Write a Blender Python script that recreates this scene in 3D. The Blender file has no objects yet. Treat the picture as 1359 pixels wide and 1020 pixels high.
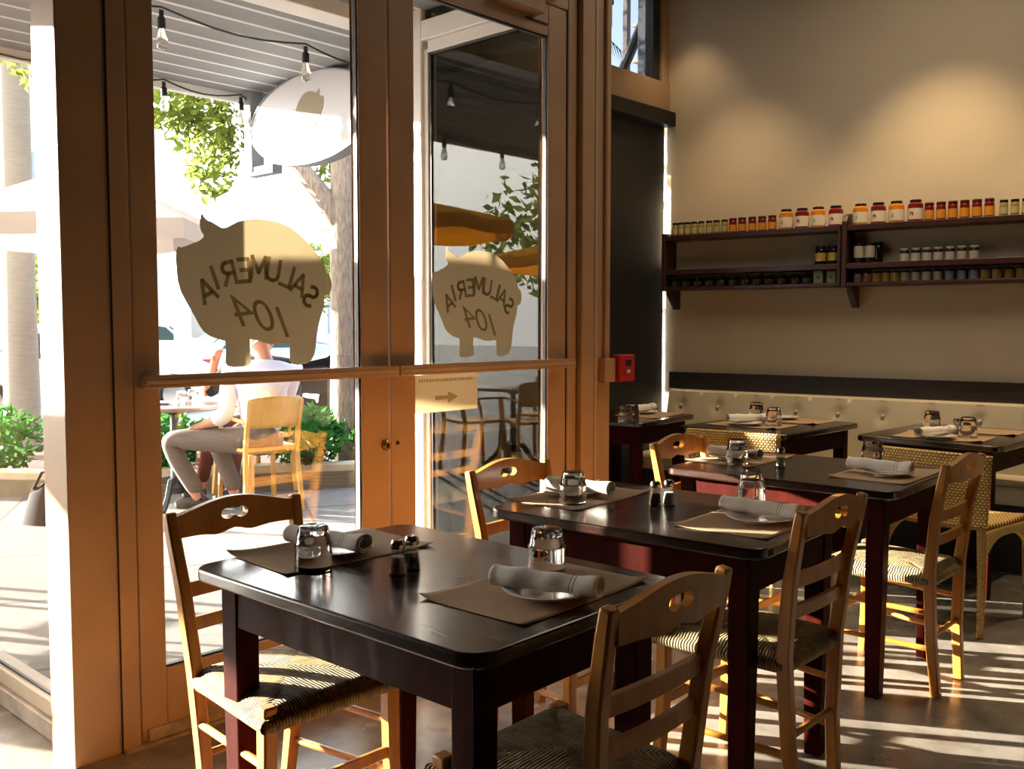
import bpy, bmesh, math, random
from mathutils import Vector, Matrix
random.seed(7)
R = math.radians
SC = bpy.context.scene
COL = SC.collection

# ------------------------------------------------------------------ camera, world, sun, exposure
cam_data = bpy.data.cameras.new('camera'); cam = bpy.data.objects.new('camera', cam_data); COL.objects.link(cam)
cam.location = (2.797, 0.0, 1.30); cam.rotation_euler = (R(90 - 3.57), 0, R(42.85))
cam_data.sensor_width = 36; cam_data.lens = 1272 / 1359 * 36; cam_data.clip_start = 0.05; cam_data.clip_end = 300
SC.camera = cam
SC.view_settings.view_transform = 'Standard'; SC.view_settings.look = 'None'
SC.view_settings.exposure = 0.0; SC.view_settings.gamma = 1; SC.view_settings.use_curve_mapping = False
SC.cycles.use_denoising = True
SC.cycles.max_bounces = 10; SC.cycles.transparent_max_bounces = 24; SC.cycles.transmission_bounces = 10
SC.cycles.diffuse_bounces = 5; SC.cycles.glossy_bounces = 6
SC.cycles.sample_clamp_indirect = 6.0
SC.cycles.caustics_refractive = False; SC.cycles.caustics_reflective = False

SUN_DIR = Vector((-.858, -.476, .191)).normalized()          # towards the low evening sun

def world():
    w = bpy.data.worlds.new('sky'); SC.world = w; w.use_nodes = True
    nt = w.node_tree; N = nt.nodes; L = nt.links; N.clear()
    out = N.new('ShaderNodeOutputWorld'); bg = N.new('ShaderNodeBackground')
    tc = N.new('ShaderNodeTexCoord'); dot = N.new('ShaderNodeVectorMath'); dot.operation = 'DOT_PRODUCT'
    dot.inputs[1].default_value = SUN_DIR
    L.new(tc.outputs['Generated'], dot.inputs[0])
    cr = N.new('ShaderNodeValToRGB'); e = cr.color_ramp.elements
    mp = N.new('ShaderNodeMapRange'); mp.inputs[1].default_value = -1; mp.inputs[2].default_value = 1
    L.new(dot.outputs['Value'], mp.inputs[0]); L.new(mp.outputs[0], cr.inputs[0])
    e[0].position = 0.0; e[0].color = (.30, .46, .80, 1)
    e[1].position = 1.0; e[1].color = (8.0, 7.5, 6.8, 1)
    a = e.new(.50); a.color = (.55, .80, 1.20, 1)
    b = e.new(.72); b.color = (2.2, 2.4, 2.6, 1)
    c = e.new(.90); c.color = (5.0, 4.8, 4.4, 1)
    # the sky whitens towards the horizon
    sep = N.new('ShaderNodeSeparateXYZ'); L.new(tc.outputs['Generated'], sep.inputs[0])
    hz = N.new('ShaderNodeMapRange'); hz.inputs[1].default_value = 0.0; hz.inputs[2].default_value = .35
    hz.inputs[3].default_value = .75; hz.inputs[4].default_value = 0; L.new(sep.outputs[2], hz.inputs[0])
    mx = N.new('ShaderNodeMixRGB'); mx.inputs[2].default_value = (2.6, 2.5, 2.4, 1)
    L.new(hz.outputs[0], mx.inputs[0]); L.new(cr.outputs[0], mx.inputs[1])
    L.new(mx.outputs[0], bg.inputs[0]); bg.inputs[1].default_value = 3.6
    L.new(bg.outputs[0], out.inputs[0])
world()

def lamp(name, kind, loc, energy, color, target=None, **kw):
    d = bpy.data.lights.new(name, kind); o = bpy.data.objects.new(name, d); COL.objects.link(o)
    o.location = loc; d.energy = energy; d.color = color
    for k, v in kw.items(): setattr(d, k, v)
    if target is not None:
        o.rotation_euler = (Vector(target) - Vector(loc)).to_track_quat('-Z', 'Y').to_euler()
    return o
lamp('sun', 'SUN', SUN_DIR * 60, 72.0, (1, .90, .77), (0, 0, 0), angle=R(.53))
# added warm fill light, unseen overhead, brightening the back wall and tables
lamp('room_fill_light', 'AREA', (1.3, 4.45, 3.55), 24, (1, .84, .64), (1.5, 5.0, 0), shape='RECTANGLE', size=1.8, size_y=1.2)
WALL0 = Vector((-1.05, 5.75, 0)); WD = Vector((.9947, .1025, 0)); WN = Vector((.1025, -.9947, 0))   # back wall: start, direction, normal into the room
WROT = math.atan2(.1025, .9947)
def onwall(s, off, z): return WALL0 + WD * s + WN * off + Vector((0, 0, z))
for s_, d_, en in ((1.85, .60, 120), (.60, .62, 62), (3.1, .60, 110), (.22, .26, 11)):
    p = onwall(s_, d_, 3.5)
    lamp('downlight', 'SPOT', p, en, (1, .71, .40), p - Vector((0, 0, 1)), spot_size=R(86), spot_blend=.75, shadow_soft_size=.04)

# ------------------------------------------------------------------ materials
def lin(h):
    h = h.lstrip('#'); c = [int(h[i:i+2], 16) / 255 for i in (0, 2, 4)]
    return tuple(((x / 12.92) if x <= .04045 else ((x + .055) / 1.055) ** 2.4) for x in c) + (1,)
def nodes(name):
    m = bpy.data.materials.new(name); m.use_nodes = True; nt = m.node_tree
    return m, nt, nt.nodes, nt.links, nt.nodes['Principled BSDF']
def mat(name, hexc, rough=.5, metal=0, spec=.5, coat=0, noise=0, scale=8, stretch=None, bump=0, hex2=None, bscale=None):
    m, nt, N, L, b = nodes(name)
    c = lin(hexc); b.inputs['Base Color'].default_value = c
    b.inputs['Roughness'].default_value = rough; b.inputs['Metallic'].default_value = metal
    b.inputs['Specular IOR Level'].default_value = spec; b.inputs['Coat Weight'].default_value = coat
    b.inputs['Coat Roughness'].default_value = .12
    if noise or hex2 or bump:
        tc = N.new('ShaderNodeTexCoord'); mp = N.new('ShaderNodeMapping'); L.new(tc.outputs['Object'], mp.inputs[0])
        if stretch: mp.inputs['Scale'].default_value = stretch
        nz = N.new('ShaderNodeTexNoise'); nz.inputs['Scale'].default_value = scale; nz.inputs['Detail'].default_value = 5
        L.new(mp.outputs[0], nz.inputs[0])
        if noise or hex2:
            c2 = lin(hex2) if hex2 else tuple(x * (1 - noise) for x in c[:3]) + (1,)
            rp = N.new('ShaderNodeValToRGB'); rp.color_ramp.elements[0].position = .35; rp.color_ramp.elements[1].position = .65
            rp.color_ramp.elements[0].color = c; rp.color_ramp.elements[1].color = c2
            L.new(nz.outputs[0], rp.inputs[0]); L.new(rp.outputs[0], b.inputs['Base Color'])
        if bump:
            n2 = nz
            if bscale:
                n2 = N.new('ShaderNodeTexNoise'); n2.inputs['Scale'].default_value = bscale; n2.inputs['Detail'].default_value = 4
                L.new(mp.outputs[0], n2.inputs[0])
            bp = N.new('ShaderNodeBump'); bp.inputs['Strength'].default_value = bump; bp.inputs['Distance'].default_value = .01
            L.new(n2.outputs[0], bp.inputs['Height']); L.new(bp.outputs[0], b.inputs['Normal'])
    return m
def glassmat(name, hexc='#ffffff', rough=0.0, ior=1.45):
    m, nt, N, L, b = nodes(name)
    b.inputs['Base Color'].default_value = lin(hexc); b.inputs['Roughness'].default_value = rough
    b.inputs['Transmission Weight'].default_value = 1; b.inputs['IOR'].default_value = ior
    return m
def panemat(name, tint, f0=.045):
    """window glass: clear transmission with a mirror-like Fresnel (Schlick) reflection, the same from both sides"""
    m, nt, N, L, b = nodes(name); N.remove(b)
    out = N['Material Output']; tr = N.new('ShaderNodeBsdfTransparent'); tr.inputs[0].default_value = lin(tint)
    gl = N.new('ShaderNodeBsdfGlossy'); gl.inputs['Roughness'].default_value = .0
    ge = N.new('ShaderNodeNewGeometry'); dt = N.new('ShaderNodeVectorMath'); dt.operation = 'DOT_PRODUCT'
    L.new(ge.outputs['Incoming'], dt.inputs[0]); L.new(ge.outputs['True Normal'], dt.inputs[1])
    def math(op, a_, b_=None):
        n = N.new('ShaderNodeMath'); n.operation = op
        for i, q in enumerate((a_, b_)):
            if q is None: continue
            if isinstance(q, (int, float)): n.inputs[i].default_value = q
            else: L.new(q, n.inputs[i])
        return n.outputs[0]
    c = math('ABSOLUTE', dt.outputs['Value']); k = math('POWER', math('SUBTRACT', 1, c), 5)
    f = math('ADD', math('MULTIPLY', k, 1 - f0), f0)
    mix = N.new('ShaderNodeMixShader'); L.new(f, mix.inputs[0])
    L.new(tr.outputs[0], mix.inputs[1]); L.new(gl.outputs[0], mix.inputs[2]); L.new(mix.outputs[0], out.inputs[0])
    return m
def translucent(name, hexc, hext, fac=.5, noise=0, scale=4):
    m, nt, N, L, b = nodes(name); N.remove(b); out = N['Material Output']
    d = N.new('ShaderNodeBsdfDiffuse'); t = N.new('ShaderNodeBsdfTranslucent'); mx = N.new('ShaderNodeMixShader')
    d.inputs[0].default_value = lin(hexc); t.inputs[0].default_value = lin(hext); mx.inputs[0].default_value = fac
    if noise:
        tc = N.new('ShaderNodeTexCoord'); nz = N.new('ShaderNodeTexNoise'); nz.inputs['Scale'].default_value = scale
        L.new(tc.outputs['Object'], nz.inputs[0])
        for sh, c in ((d, lin(hexc)), (t, lin(hext))):
            rp = N.new('ShaderNodeValToRGB'); rp.color_ramp.elements[0].color = c
            rp.color_ramp.elements[1].color = tuple(x * (1 - noise) for x in c[:3]) + (1,)
            rp.color_ramp.elements[0].position = .35; rp.color_ramp.elements[1].position = .65
            L.new(nz.outputs[0], rp.inputs[0]); L.new(rp.outputs[0], sh.inputs[0])
    L.new(d.outputs[0], mx.inputs[1]); L.new(t.outputs[0], mx.inputs[2]); L.new(mx.outputs[0], out.inputs[0])
    return m
def wavemat(name, hexa, hexb, axis='X', scale=10, rough=.6, bump=.4, lo=.35, hi=.65, dist=.0):
    m, nt, N, L, b = nodes(name)
    tc = N.new('ShaderNodeTexCoord'); wv = N.new('ShaderNodeTexWave'); wv.bands_direction = axis
    wv.inputs['Scale'].default_value = scale; wv.inputs['Distortion'].default_value = dist
    L.new(tc.outputs['Object'], wv.inputs[0])
    rp = N.new('ShaderNodeValToRGB'); rp.color_ramp.elements[0].color = lin(hexa); rp.color_ramp.elements[1].color = lin(hexb)
    rp.color_ramp.elements[0].position = lo; rp.color_ramp.elements[1].position = hi
    L.new(wv.outputs[0], rp.inputs[0]); L.new(rp.outputs[0], b.inputs['Base Color']); b.inputs['Roughness'].default_value = rough
    if bump:
        bp = N.new('ShaderNodeBump'); bp.inputs['Strength'].default_value = bump; bp.inputs['Distance'].default_value = .01
        L.new(wv.outputs[0], bp.inputs['Height']); L.new(bp.outputs[0], b.inputs['Normal'])
    return m
def woodmat(name, hexa, hexb, rough, coat=0, axis=(1, 12, 12), scale=3.0, spec=.5):
    m, nt, N, L, b = nodes(name)
    tc = N.new('ShaderNodeTexCoord'); mp = N.new('ShaderNodeMapping'); mp.inputs['Scale'].default_value = axis
    L.new(tc.outputs['Object'], mp.inputs[0])
    nz = N.new('ShaderNodeTexNoise'); nz.inputs['Scale'].default_value = scale; nz.inputs['Detail'].default_value = 8; nz.inputs['Distortion'].default_value = .6
    L.new(mp.outputs[0], nz.inputs[0])
    rp = N.new('ShaderNodeValToRGB'); rp.color_ramp.elements[0].position = .3; rp.color_ramp.elements[1].position = .7
    rp.color_ramp.elements[0].color = lin(hexa); rp.color_ramp.elements[1].color = lin(hexb)
    L.new(nz.outputs[0], rp.inputs[0]); L.new(rp.outputs[0], b.inputs['Base Color'])
    b.inputs['Roughness'].default_value = rough; b.inputs['Coat Weight'].default_value = coat; b.inputs['Coat Roughness'].default_value = .15
    b.inputs['Specular IOR Level'].default_value = spec
    mr = N.new('ShaderNodeMapRange'); mr.inputs[3].default_value = rough * .75; mr.inputs[4].default_value = rough * 1.35
    L.new(nz.outputs[0], mr.inputs[0]); L.new(mr.outputs[0], b.inputs['Roughness'])
    bp = N.new('ShaderNodeBump'); bp.inputs['Strength'].default_value = .08; bp.inputs['Distance'].default_value = .004
    L.new(nz.outputs[0], bp.inputs['Height']); L.new(bp.outputs[0], b.inputs['Normal'])
    return m
def floormat():
    m, nt, N, L, b = nodes('polished_concrete')
    tc = N.new('ShaderNodeTexCoord')
    n1 = N.new('ShaderNodeTexNoise'); n1.inputs['Scale'].default_value = 1.3; n1.inputs['Detail'].default_value = 8; n1.inputs['Distortion'].default_value = .5
    n2 = N.new('ShaderNodeTexNoise'); n2.inputs['Scale'].default_value = 9; n2.inputs['Detail'].default_value = 6
    L.new(tc.outputs['Object'], n1.inputs[0]); L.new(tc.outputs['Object'], n2.inputs[0])
    r1 = N.new('ShaderNodeValToRGB'); r1.color_ramp.elements[0].position = .3; r1.color_ramp.elements[1].position = .72
    r1.color_ramp.elements[0].color = lin('#6a645b'); r1.color_ramp.elements[1].color = lin('#a59e92')
    r2 = N.new('ShaderNodeValToRGB'); r2.color_ramp.elements[0].position = .25; r2.color_ramp.elements[1].position = .55
    r2.color_ramp.elements[0].color = (.62, .58, .54, 1); r2.color_ramp.elements[1].color = (1, 1, 1, 1)
    mx = N.new('ShaderNodeMixRGB'); mx.blend_type = 'MULTIPLY'; mx.inputs[0].default_value = 1
    L.new(n1.outputs[0], r1.inputs[0]); L.new(n2.outputs[0], r2.inputs[0])
    L.new(r1.outputs[0], mx.inputs[1]); L.new(r2.outputs[0], mx.inputs[2]); L.new(mx.outputs[0], b.inputs['Base Color'])
    mr = N.new('ShaderNodeMapRange'); mr.inputs[3].default_value = .16; mr.inputs[4].default_value = .34
    L.new(n2.outputs[0], mr.inputs[0]); L.new(mr.outputs[0], b.inputs['Roughness'])
    bp = N.new('ShaderNodeBump'); bp.inputs['Strength'].default_value = .05; bp.inputs['Distance'].default_value = .01
    L.new(n2.outputs[0], bp.inputs['Height']); L.new(bp.outputs[0], b.inputs['Normal'])
    return m
def brickmat(name, ca, cb, cm, scale, bw=.5, rh=.25, mortar=.02, rough=.8, rot=0, bump=.2):
    m, nt, N, L, b = nodes(name)
    tc = N.new('ShaderNodeTexCoord'); mp = N.new('ShaderNodeMapping'); mp.inputs['Rotation'].default_value = (0, 0, rot)
    L.new(tc.outputs['Object'], mp.inputs[0])
    br = N.new('ShaderNodeTexBrick'); br.inputs['Scale'].default_value = scale; br.inputs['Color1'].default_value = lin(ca)
    br.inputs['Color2'].default_value = lin(cb); br.inputs['Mortar'].default_value = lin(cm)
    br.inputs['Brick Width'].default_value = bw; br.inputs['Row Height'].default_value = rh; br.inputs['Mortar Size'].default_value = mortar
    L.new(mp.outputs[0], br.inputs[0])
    nz = N.new('ShaderNodeTexNoise'); nz.inputs['Scale'].default_value = 14; nz.inputs['Detail'].default_value = 6
    L.new(tc.outputs['Object'], nz.inputs[0])
    rp = N.new('ShaderNodeValToRGB'); rp.color_ramp.elements[0].color = (.7, .7, .7, 1); rp.color_ramp.elements[0].position = .3; rp.color_ramp.elements[1].position = .7
    mx = N.new('ShaderNodeMixRGB'); mx.blend_type = 'MULTIPLY'; mx.inputs[0].default_value = .8
    L.new(nz.outputs[0], rp.inputs[0]); L.new(br.outputs[0], mx.inputs[1]); L.new(rp.outputs[0], mx.inputs[2])
    L.new(mx.outputs[0], b.inputs['Base Color']); b.inputs['Roughness'].default_value = rough
    bp = N.new('ShaderNodeBump'); bp.inputs['Strength'].default_value = bump; bp.inputs['Distance'].default_value = .01; bp.invert = True
    L.new(br.outputs['Fac'], bp.inputs['Height']); L.new(bp.outputs[0], b.inputs['Normal'])
    return m

M = {}
M['paint'] = mat('tan_frame_paint', '#ba9a7a', .42, noise=.12, scale=5, bump=.03)
M['paint_pale'] = mat('beige_frame_paint', '#c2b09a', .45, noise=.1, scale=6)
M['alu'] = mat('white_frame_paint', '#d4d4d2', .4, noise=.08, scale=6)
M['groove'] = mat('shadow_groove', '#2a1a12', .7)
M['gasket'] = mat('black_rubber', '#0b0c12', .5)
M['sill'] = mat('worn_sill', '#b7a896', .5, noise=.35, scale=16, bump=.1)
M['wall'] = mat('tan_plaster', '#d6c6aa', .75, noise=.05, scale=3, bump=.04, bscale=60)
M['ceil'] = mat('ceiling_paint', '#6b5f50', .9)
M['wall_brown'] = mat('brown_plaster', '#4f4236', .85, noise=.1, scale=2)
M['floor'] = floormat()
M['band'] = woodmat('black_stained_rail', '#1b1512', '#2c2320', .5)
M['cream'] = mat('cream_leather', '#c9bda4', .5, noise=.08, scale=4, bump=.05)
M['darkbase'] = mat('dark_plinth', '#17130f', .7)
M['blind'] = mat('black_blind_fabric', '#141416', .55, noise=.15, scale=3)
M['pane'] = panemat('window_glass', '#fcfcfb', .045)
M['pane_dark'] = panemat('side_window_glass', '#bcc0be', .036)
M['pane_tint'] = panemat('tinted_upper_glass', '#a8adb4', .04)
M['red'] = mat('red_plastic', '#b3101a', .35)
M['black'] = mat('black_plastic', '#0d0d0d', .45)
M['white'] = mat('white_plastic', '#dcdcd6', .4)
M['chrome'] = mat('chrome', '#c9c9c9', .12, metal=1)
M['brass'] = mat('brass_lock', '#c9a468', .25, metal=1)
M['table'] = woodmat('dark_mahogany', '#150905', '#2b1309', .24, coat=.55, axis=(1.2, 9, 9))
M['tableleg'] = woodmat('mahogany_legs', '#260703', '#3a0c05', .5, coat=.0, spec=.04, axis=(8, 8, 1))
M['honey'] = woodmat('honey_beech', '#a56722', '#c28333', .36, coat=.25, axis=(9, 9, 1.2))
M['wicker'] = None
M['paper'] = mat('brown_kraft_paper', '#ac9070', .85, noise=.12, scale=7)
M['china'] = mat('white_china', '#ebe8e2', .15, coat=.5)
M['cloth'] = mat('white_napkin_cloth', '#ebe6de', .9, noise=.06, scale=20, bump=.15, bscale=90)
M['stripe'] = mat('grey_napkin_stripe', '#8d867a', .9)
M['glass'] = glassmat('tumbler_glass')
M['salt'] = mat('white_salt', '#d6d2c4', .9)
M['pepper'] = mat('ground_pepper', '#4a3d2c', .9, noise=.4, scale=200)
M['shelf'] = woodmat('dark_walnut_shelf', '#2a120d', '#3e1c13', .38, coat=.15, axis=(1.2, 9, 9))
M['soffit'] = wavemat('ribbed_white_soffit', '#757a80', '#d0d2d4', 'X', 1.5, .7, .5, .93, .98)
M['pave'] = brickmat('grey_sidewalk_pavers', '#706e6b', '#64625f', '#43413f', .9, .9, .9, .012, .85, R(30))
M['asphalt'] = mat('grey_asphalt', '#9a9793', .9, noise=.2, scale=3)
M['curb'] = mat('pale_concrete_curb', '#c3b99c', .85, noise=.18, scale=6)
M['mulch'] = mat('bark_mulch', '#4a3022', .95, noise=.6, scale=30, bump=.8)
M['bark'] = mat('grey_tree_bark', '#8a7c70', .9, noise=.5, scale=10, stretch=(6, 6, 1.2), bump=.9)
M['palmbark'] = mat('pale_palm_bark', '#8f887c', .9, noise=.2, scale=8, stretch=(1, 1, 6), bump=.3)
M['leaf'] = translucent('tree_leaves', '#5d6e34', '#8d9a4a', .5, .5, 3)
M['shrub'] = translucent('shrub_leaves', '#2f6a35', '#5aa04a', .35, .6, 5)
M['canvas_y'] = translucent('yellow_canvas', '#d8951f', '#e08a10', .35)
M['canvas_g'] = translucent('grey_canvas', '#a49a92', '#9a8f86', .25)
M['iron'] = mat('black_cast_iron', '#3a3d40', .45, metal=.3)
M['ltop'] = mat('bistro_table_top', '#8a7468', .3, noise=.15, scale=5)
M['blond'] = woodmat('blond_wood', '#c99a4a', '#dbb066', .4, axis=(6, 6, 1))
M['skin'] = mat('skin', '#c08a70', .55)
M['skin2'] = mat('tan_skin', '#b57a5c', .55)
M['shirt'] = mat('pale_lilac_shirt', '#dad8e8', .85, noise=.06, scale=9, bump=.3, bscale=8)
M['trouser'] = mat('grey_trousers', '#6d645e', .9, noise=.1, scale=9, bump=.3, bscale=10)
M['dark_cloth'] = mat('dark_navy_cloth', '#0f1116', .95)
M['rust'] = mat('rust_red_cloth', '#4f2418', .9)
M['hair'] = mat('grey_brown_hair', '#5a4a3e', .8, noise=.3, scale=40)
M['shoe'] = mat('dark_leather_shoe', '#2a211c', .5)
M['carwhite'] = mat('white_car_paint', '#e6e6e4', .25, coat=1)
M['carblack'] = mat('black_car_paint', '#040405', .5, spec=.0)
M['carblue'] = mat('blue_car_paint', '#3b4c6c', .3, coat=1)
M['carsilver'] = mat('silver_car_paint', '#aab0b4', .3, coat=1, metal=.3)
M['carglass'] = mat('car_window', '#39433f', .25, spec=.06)
M['tyre'] = mat('tyre_rubber', '#15161a', .8)
M['taillight'] = mat('red_tail_light', '#c01224', .3)
M['pig'] = translucent('cream_vinyl', '#cfc7b2', '#b3aa96', .5)
M['pigtext'] = panemat('tinted_film_lettering', '#d6cfb8', .01)
M['sheet'] = translucent('white_notice_sheet', '#d8d0bc', '#cec2a8', .5)
M['sheettext'] = panemat('show_through_print', '#eae3d2', .01)
M['signwhite'] = translucent('white_sign_panel', '#e8e8ea', '#dcdce0', .35)
M['signgrey'] = mat('grey_sign_frame', '#7d858b', .5)
M['bldg'] = mat('pale_building_render', '#d9d6d0', .85, noise=.1, scale=.5)
M['bldg_tan'] = mat('tan_tower_render', '#a9927c', .85)
M['win'] = mat('far_window_glass', '#7f98a8', .15)
M['steel'] = mat('dark_painted_steel', '#2c2b28', .5)
M['rustpost'] = mat('brown_painted_post', '#6b5548', .5)
M['bulb'] = glassmat('bulb_glass', '#f4efe2')
M['jl_red'] = mat('red_sauce', '#7a1408', .3, coat=.6, noise=.25, scale=30)
M['jl_orange'] = mat('orange_sauce', '#d9820f', .3, coat=.6, noise=.15, scale=30)
M['jl_cream'] = mat('pale_artichoke_preserve', '#a89452', .35, coat=.5, noise=.3, scale=60)
M['jl_dark'] = mat('dark_olive_preserve', '#18120c', .25, coat=.6)
M['jl_gold'] = mat('golden_honey', '#8f6a24', .3, coat=.5, noise=.15, scale=40)
M['jl_jam'] = mat('dark_jam', '#2e0d0c', .3, coat=.5)
M['lidblack'] = mat('black_jar_lid', '#17130f', .35)
M['lidred'] = mat('dark_red_lid', '#4e0f0c', .35)
M['lidgold'] = mat('gold_jar_lid', '#a08448', .3, metal=.7)
M['lidwhite'] = mat('white_jar_lid', '#c9c3b4', .4)
M['labwhite'] = mat('white_paper_label', '#d8cdb8', .7)
M['laborange'] = mat('orange_paper_label', '#d68a1c', .6)
M['labyellow'] = mat('yellow_paper_label', '#d3b35a', .6)
M['labblue'] = mat('bluish_white_label', '#aab2c4', .7)
M['labpale'] = mat('pale_olive_label', '#b3a878', .7)
M['emb_red'] = mat('red_emblem_ink', '#b02820', .6)
M['emb_green'] = mat('olive_emblem_ink', '#a8a55a', .6)
M['tin'] = mat('pale_green_tin', '#9db27e', .4)
M['dotwood'] = mat('pale_bark_dust', '#57504a', .9)
def rushmat():
    """cords run towards the middle from each rail: stripes across x in the side triangles, across y in the front and back ones"""
    m, nt, N, L, b = nodes('woven_rush')
    tc = N.new('ShaderNodeTexCoord'); sep = N.new('ShaderNodeSeparateXYZ'); L.new(tc.outputs['Object'], sep.inputs[0])
    def math(op, a_, b_=None):
        n = N.new('ShaderNodeMath'); n.operation = op
        for i, q in enumerate((a_, b_)):
            if q is None: continue
            if isinstance(q, (int, float)): n.inputs[i].default_value = q
            else: L.new(q, n.inputs[i])
        return n.outputs[0]
    nz = N.new('ShaderNodeTexNoise'); nz.inputs['Scale'].default_value = 40; nz.inputs['Detail'].default_value = 4; L.new(tc.outputs['Object'], nz.inputs[0])
    wob = math('MULTIPLY', math('SUBTRACT', nz.outputs[0], .5), .006)
    u = math('ABSOLUTE', math('DIVIDE', math('SUBTRACT', sep.outputs[0], .245), .19)); v = math('ABSOLUTE', math('DIVIDE', sep.outputs[1], .175))
    sel = math('GREATER_THAN', u, v)
    co = math('ADD', math('ADD', math('MULTIPLY', sel, sep.outputs[1]), math('MULTIPLY', math('SUBTRACT', 1, sel), sep.outputs[0])), wob)
    wv = math('ABSOLUTE', math('SINE', math('MULTIPLY', co, 3.14159 / .0085)))
    rp = N.new('ShaderNodeValToRGB'); rp.color_ramp.elements[0].position = .05; rp.color_ramp.elements[1].position = .6
    rp.color_ramp.elements[0].color = lin('#2c2114'); rp.color_ramp.elements[1].color = lin('#b39c6c'); L.new(wv, rp.inputs[0])
    r2 = N.new('ShaderNodeValToRGB'); r2.color_ramp.elements[0].position = .3; r2.color_ramp.elements[1].position = .7
    r2.color_ramp.elements[0].color = (.45, .42, .36, 1); L.new(nz.outputs[0], r2.inputs[0])
    mx = N.new('ShaderNodeMixRGB'); mx.blend_type = 'MULTIPLY'; mx.inputs[0].default_value = 1; L.new(rp.outputs[0], mx.inputs[1]); L.new(r2.outputs[0], mx.inputs[2])
    L.new(mx.outputs[0], b.inputs['Base Color']); b.inputs['Roughness'].default_value = .75
    bp = N.new('ShaderNodeBump'); bp.inputs['Strength'].default_value = .8; bp.inputs['Distance'].default_value = .004
    L.new(wv, bp.inputs['Height']); L.new(bp.outputs[0], b.inputs['Normal'])
    return m
M['rush'] = rushmat()
def wickermat():
    m, nt, N, L, b = nodes('yellow_wicker_weave')
    tc = N.new('ShaderNodeTexCoord'); br = N.new('ShaderNodeTexBrick')
    L.new(tc.outputs['UV'], br.inputs[0]); br.inputs['Scale'].default_value = 1
    br.inputs['Color1'].default_value = lin('#fbdc90'); br.inputs['Color2'].default_value = lin('#f2cb70'); br.inputs['Mortar'].default_value = lin('#8a6428')
    br.inputs['Brick Width'].default_value = .0150; br.inputs['Row Height'].default_value = .0130; br.inputs['Mortar Size'].default_value = .0036; br.inputs['Mortar Smooth'].default_value = 1.0
    L.new(br.outputs[0], b.inputs['Base Color']); b.inputs['Roughness'].default_value = .5
    bp = N.new('ShaderNodeBump'); bp.inputs['Strength'].default_value = .8; bp.inputs['Distance'].default_value = .004; bp.invert = True
    L.new(br.outputs['Fac'], bp.inputs['Height']); L.new(bp.outputs[0], b.inputs['Normal'])
    return m
M['wicker'] = wickermat()

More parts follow.
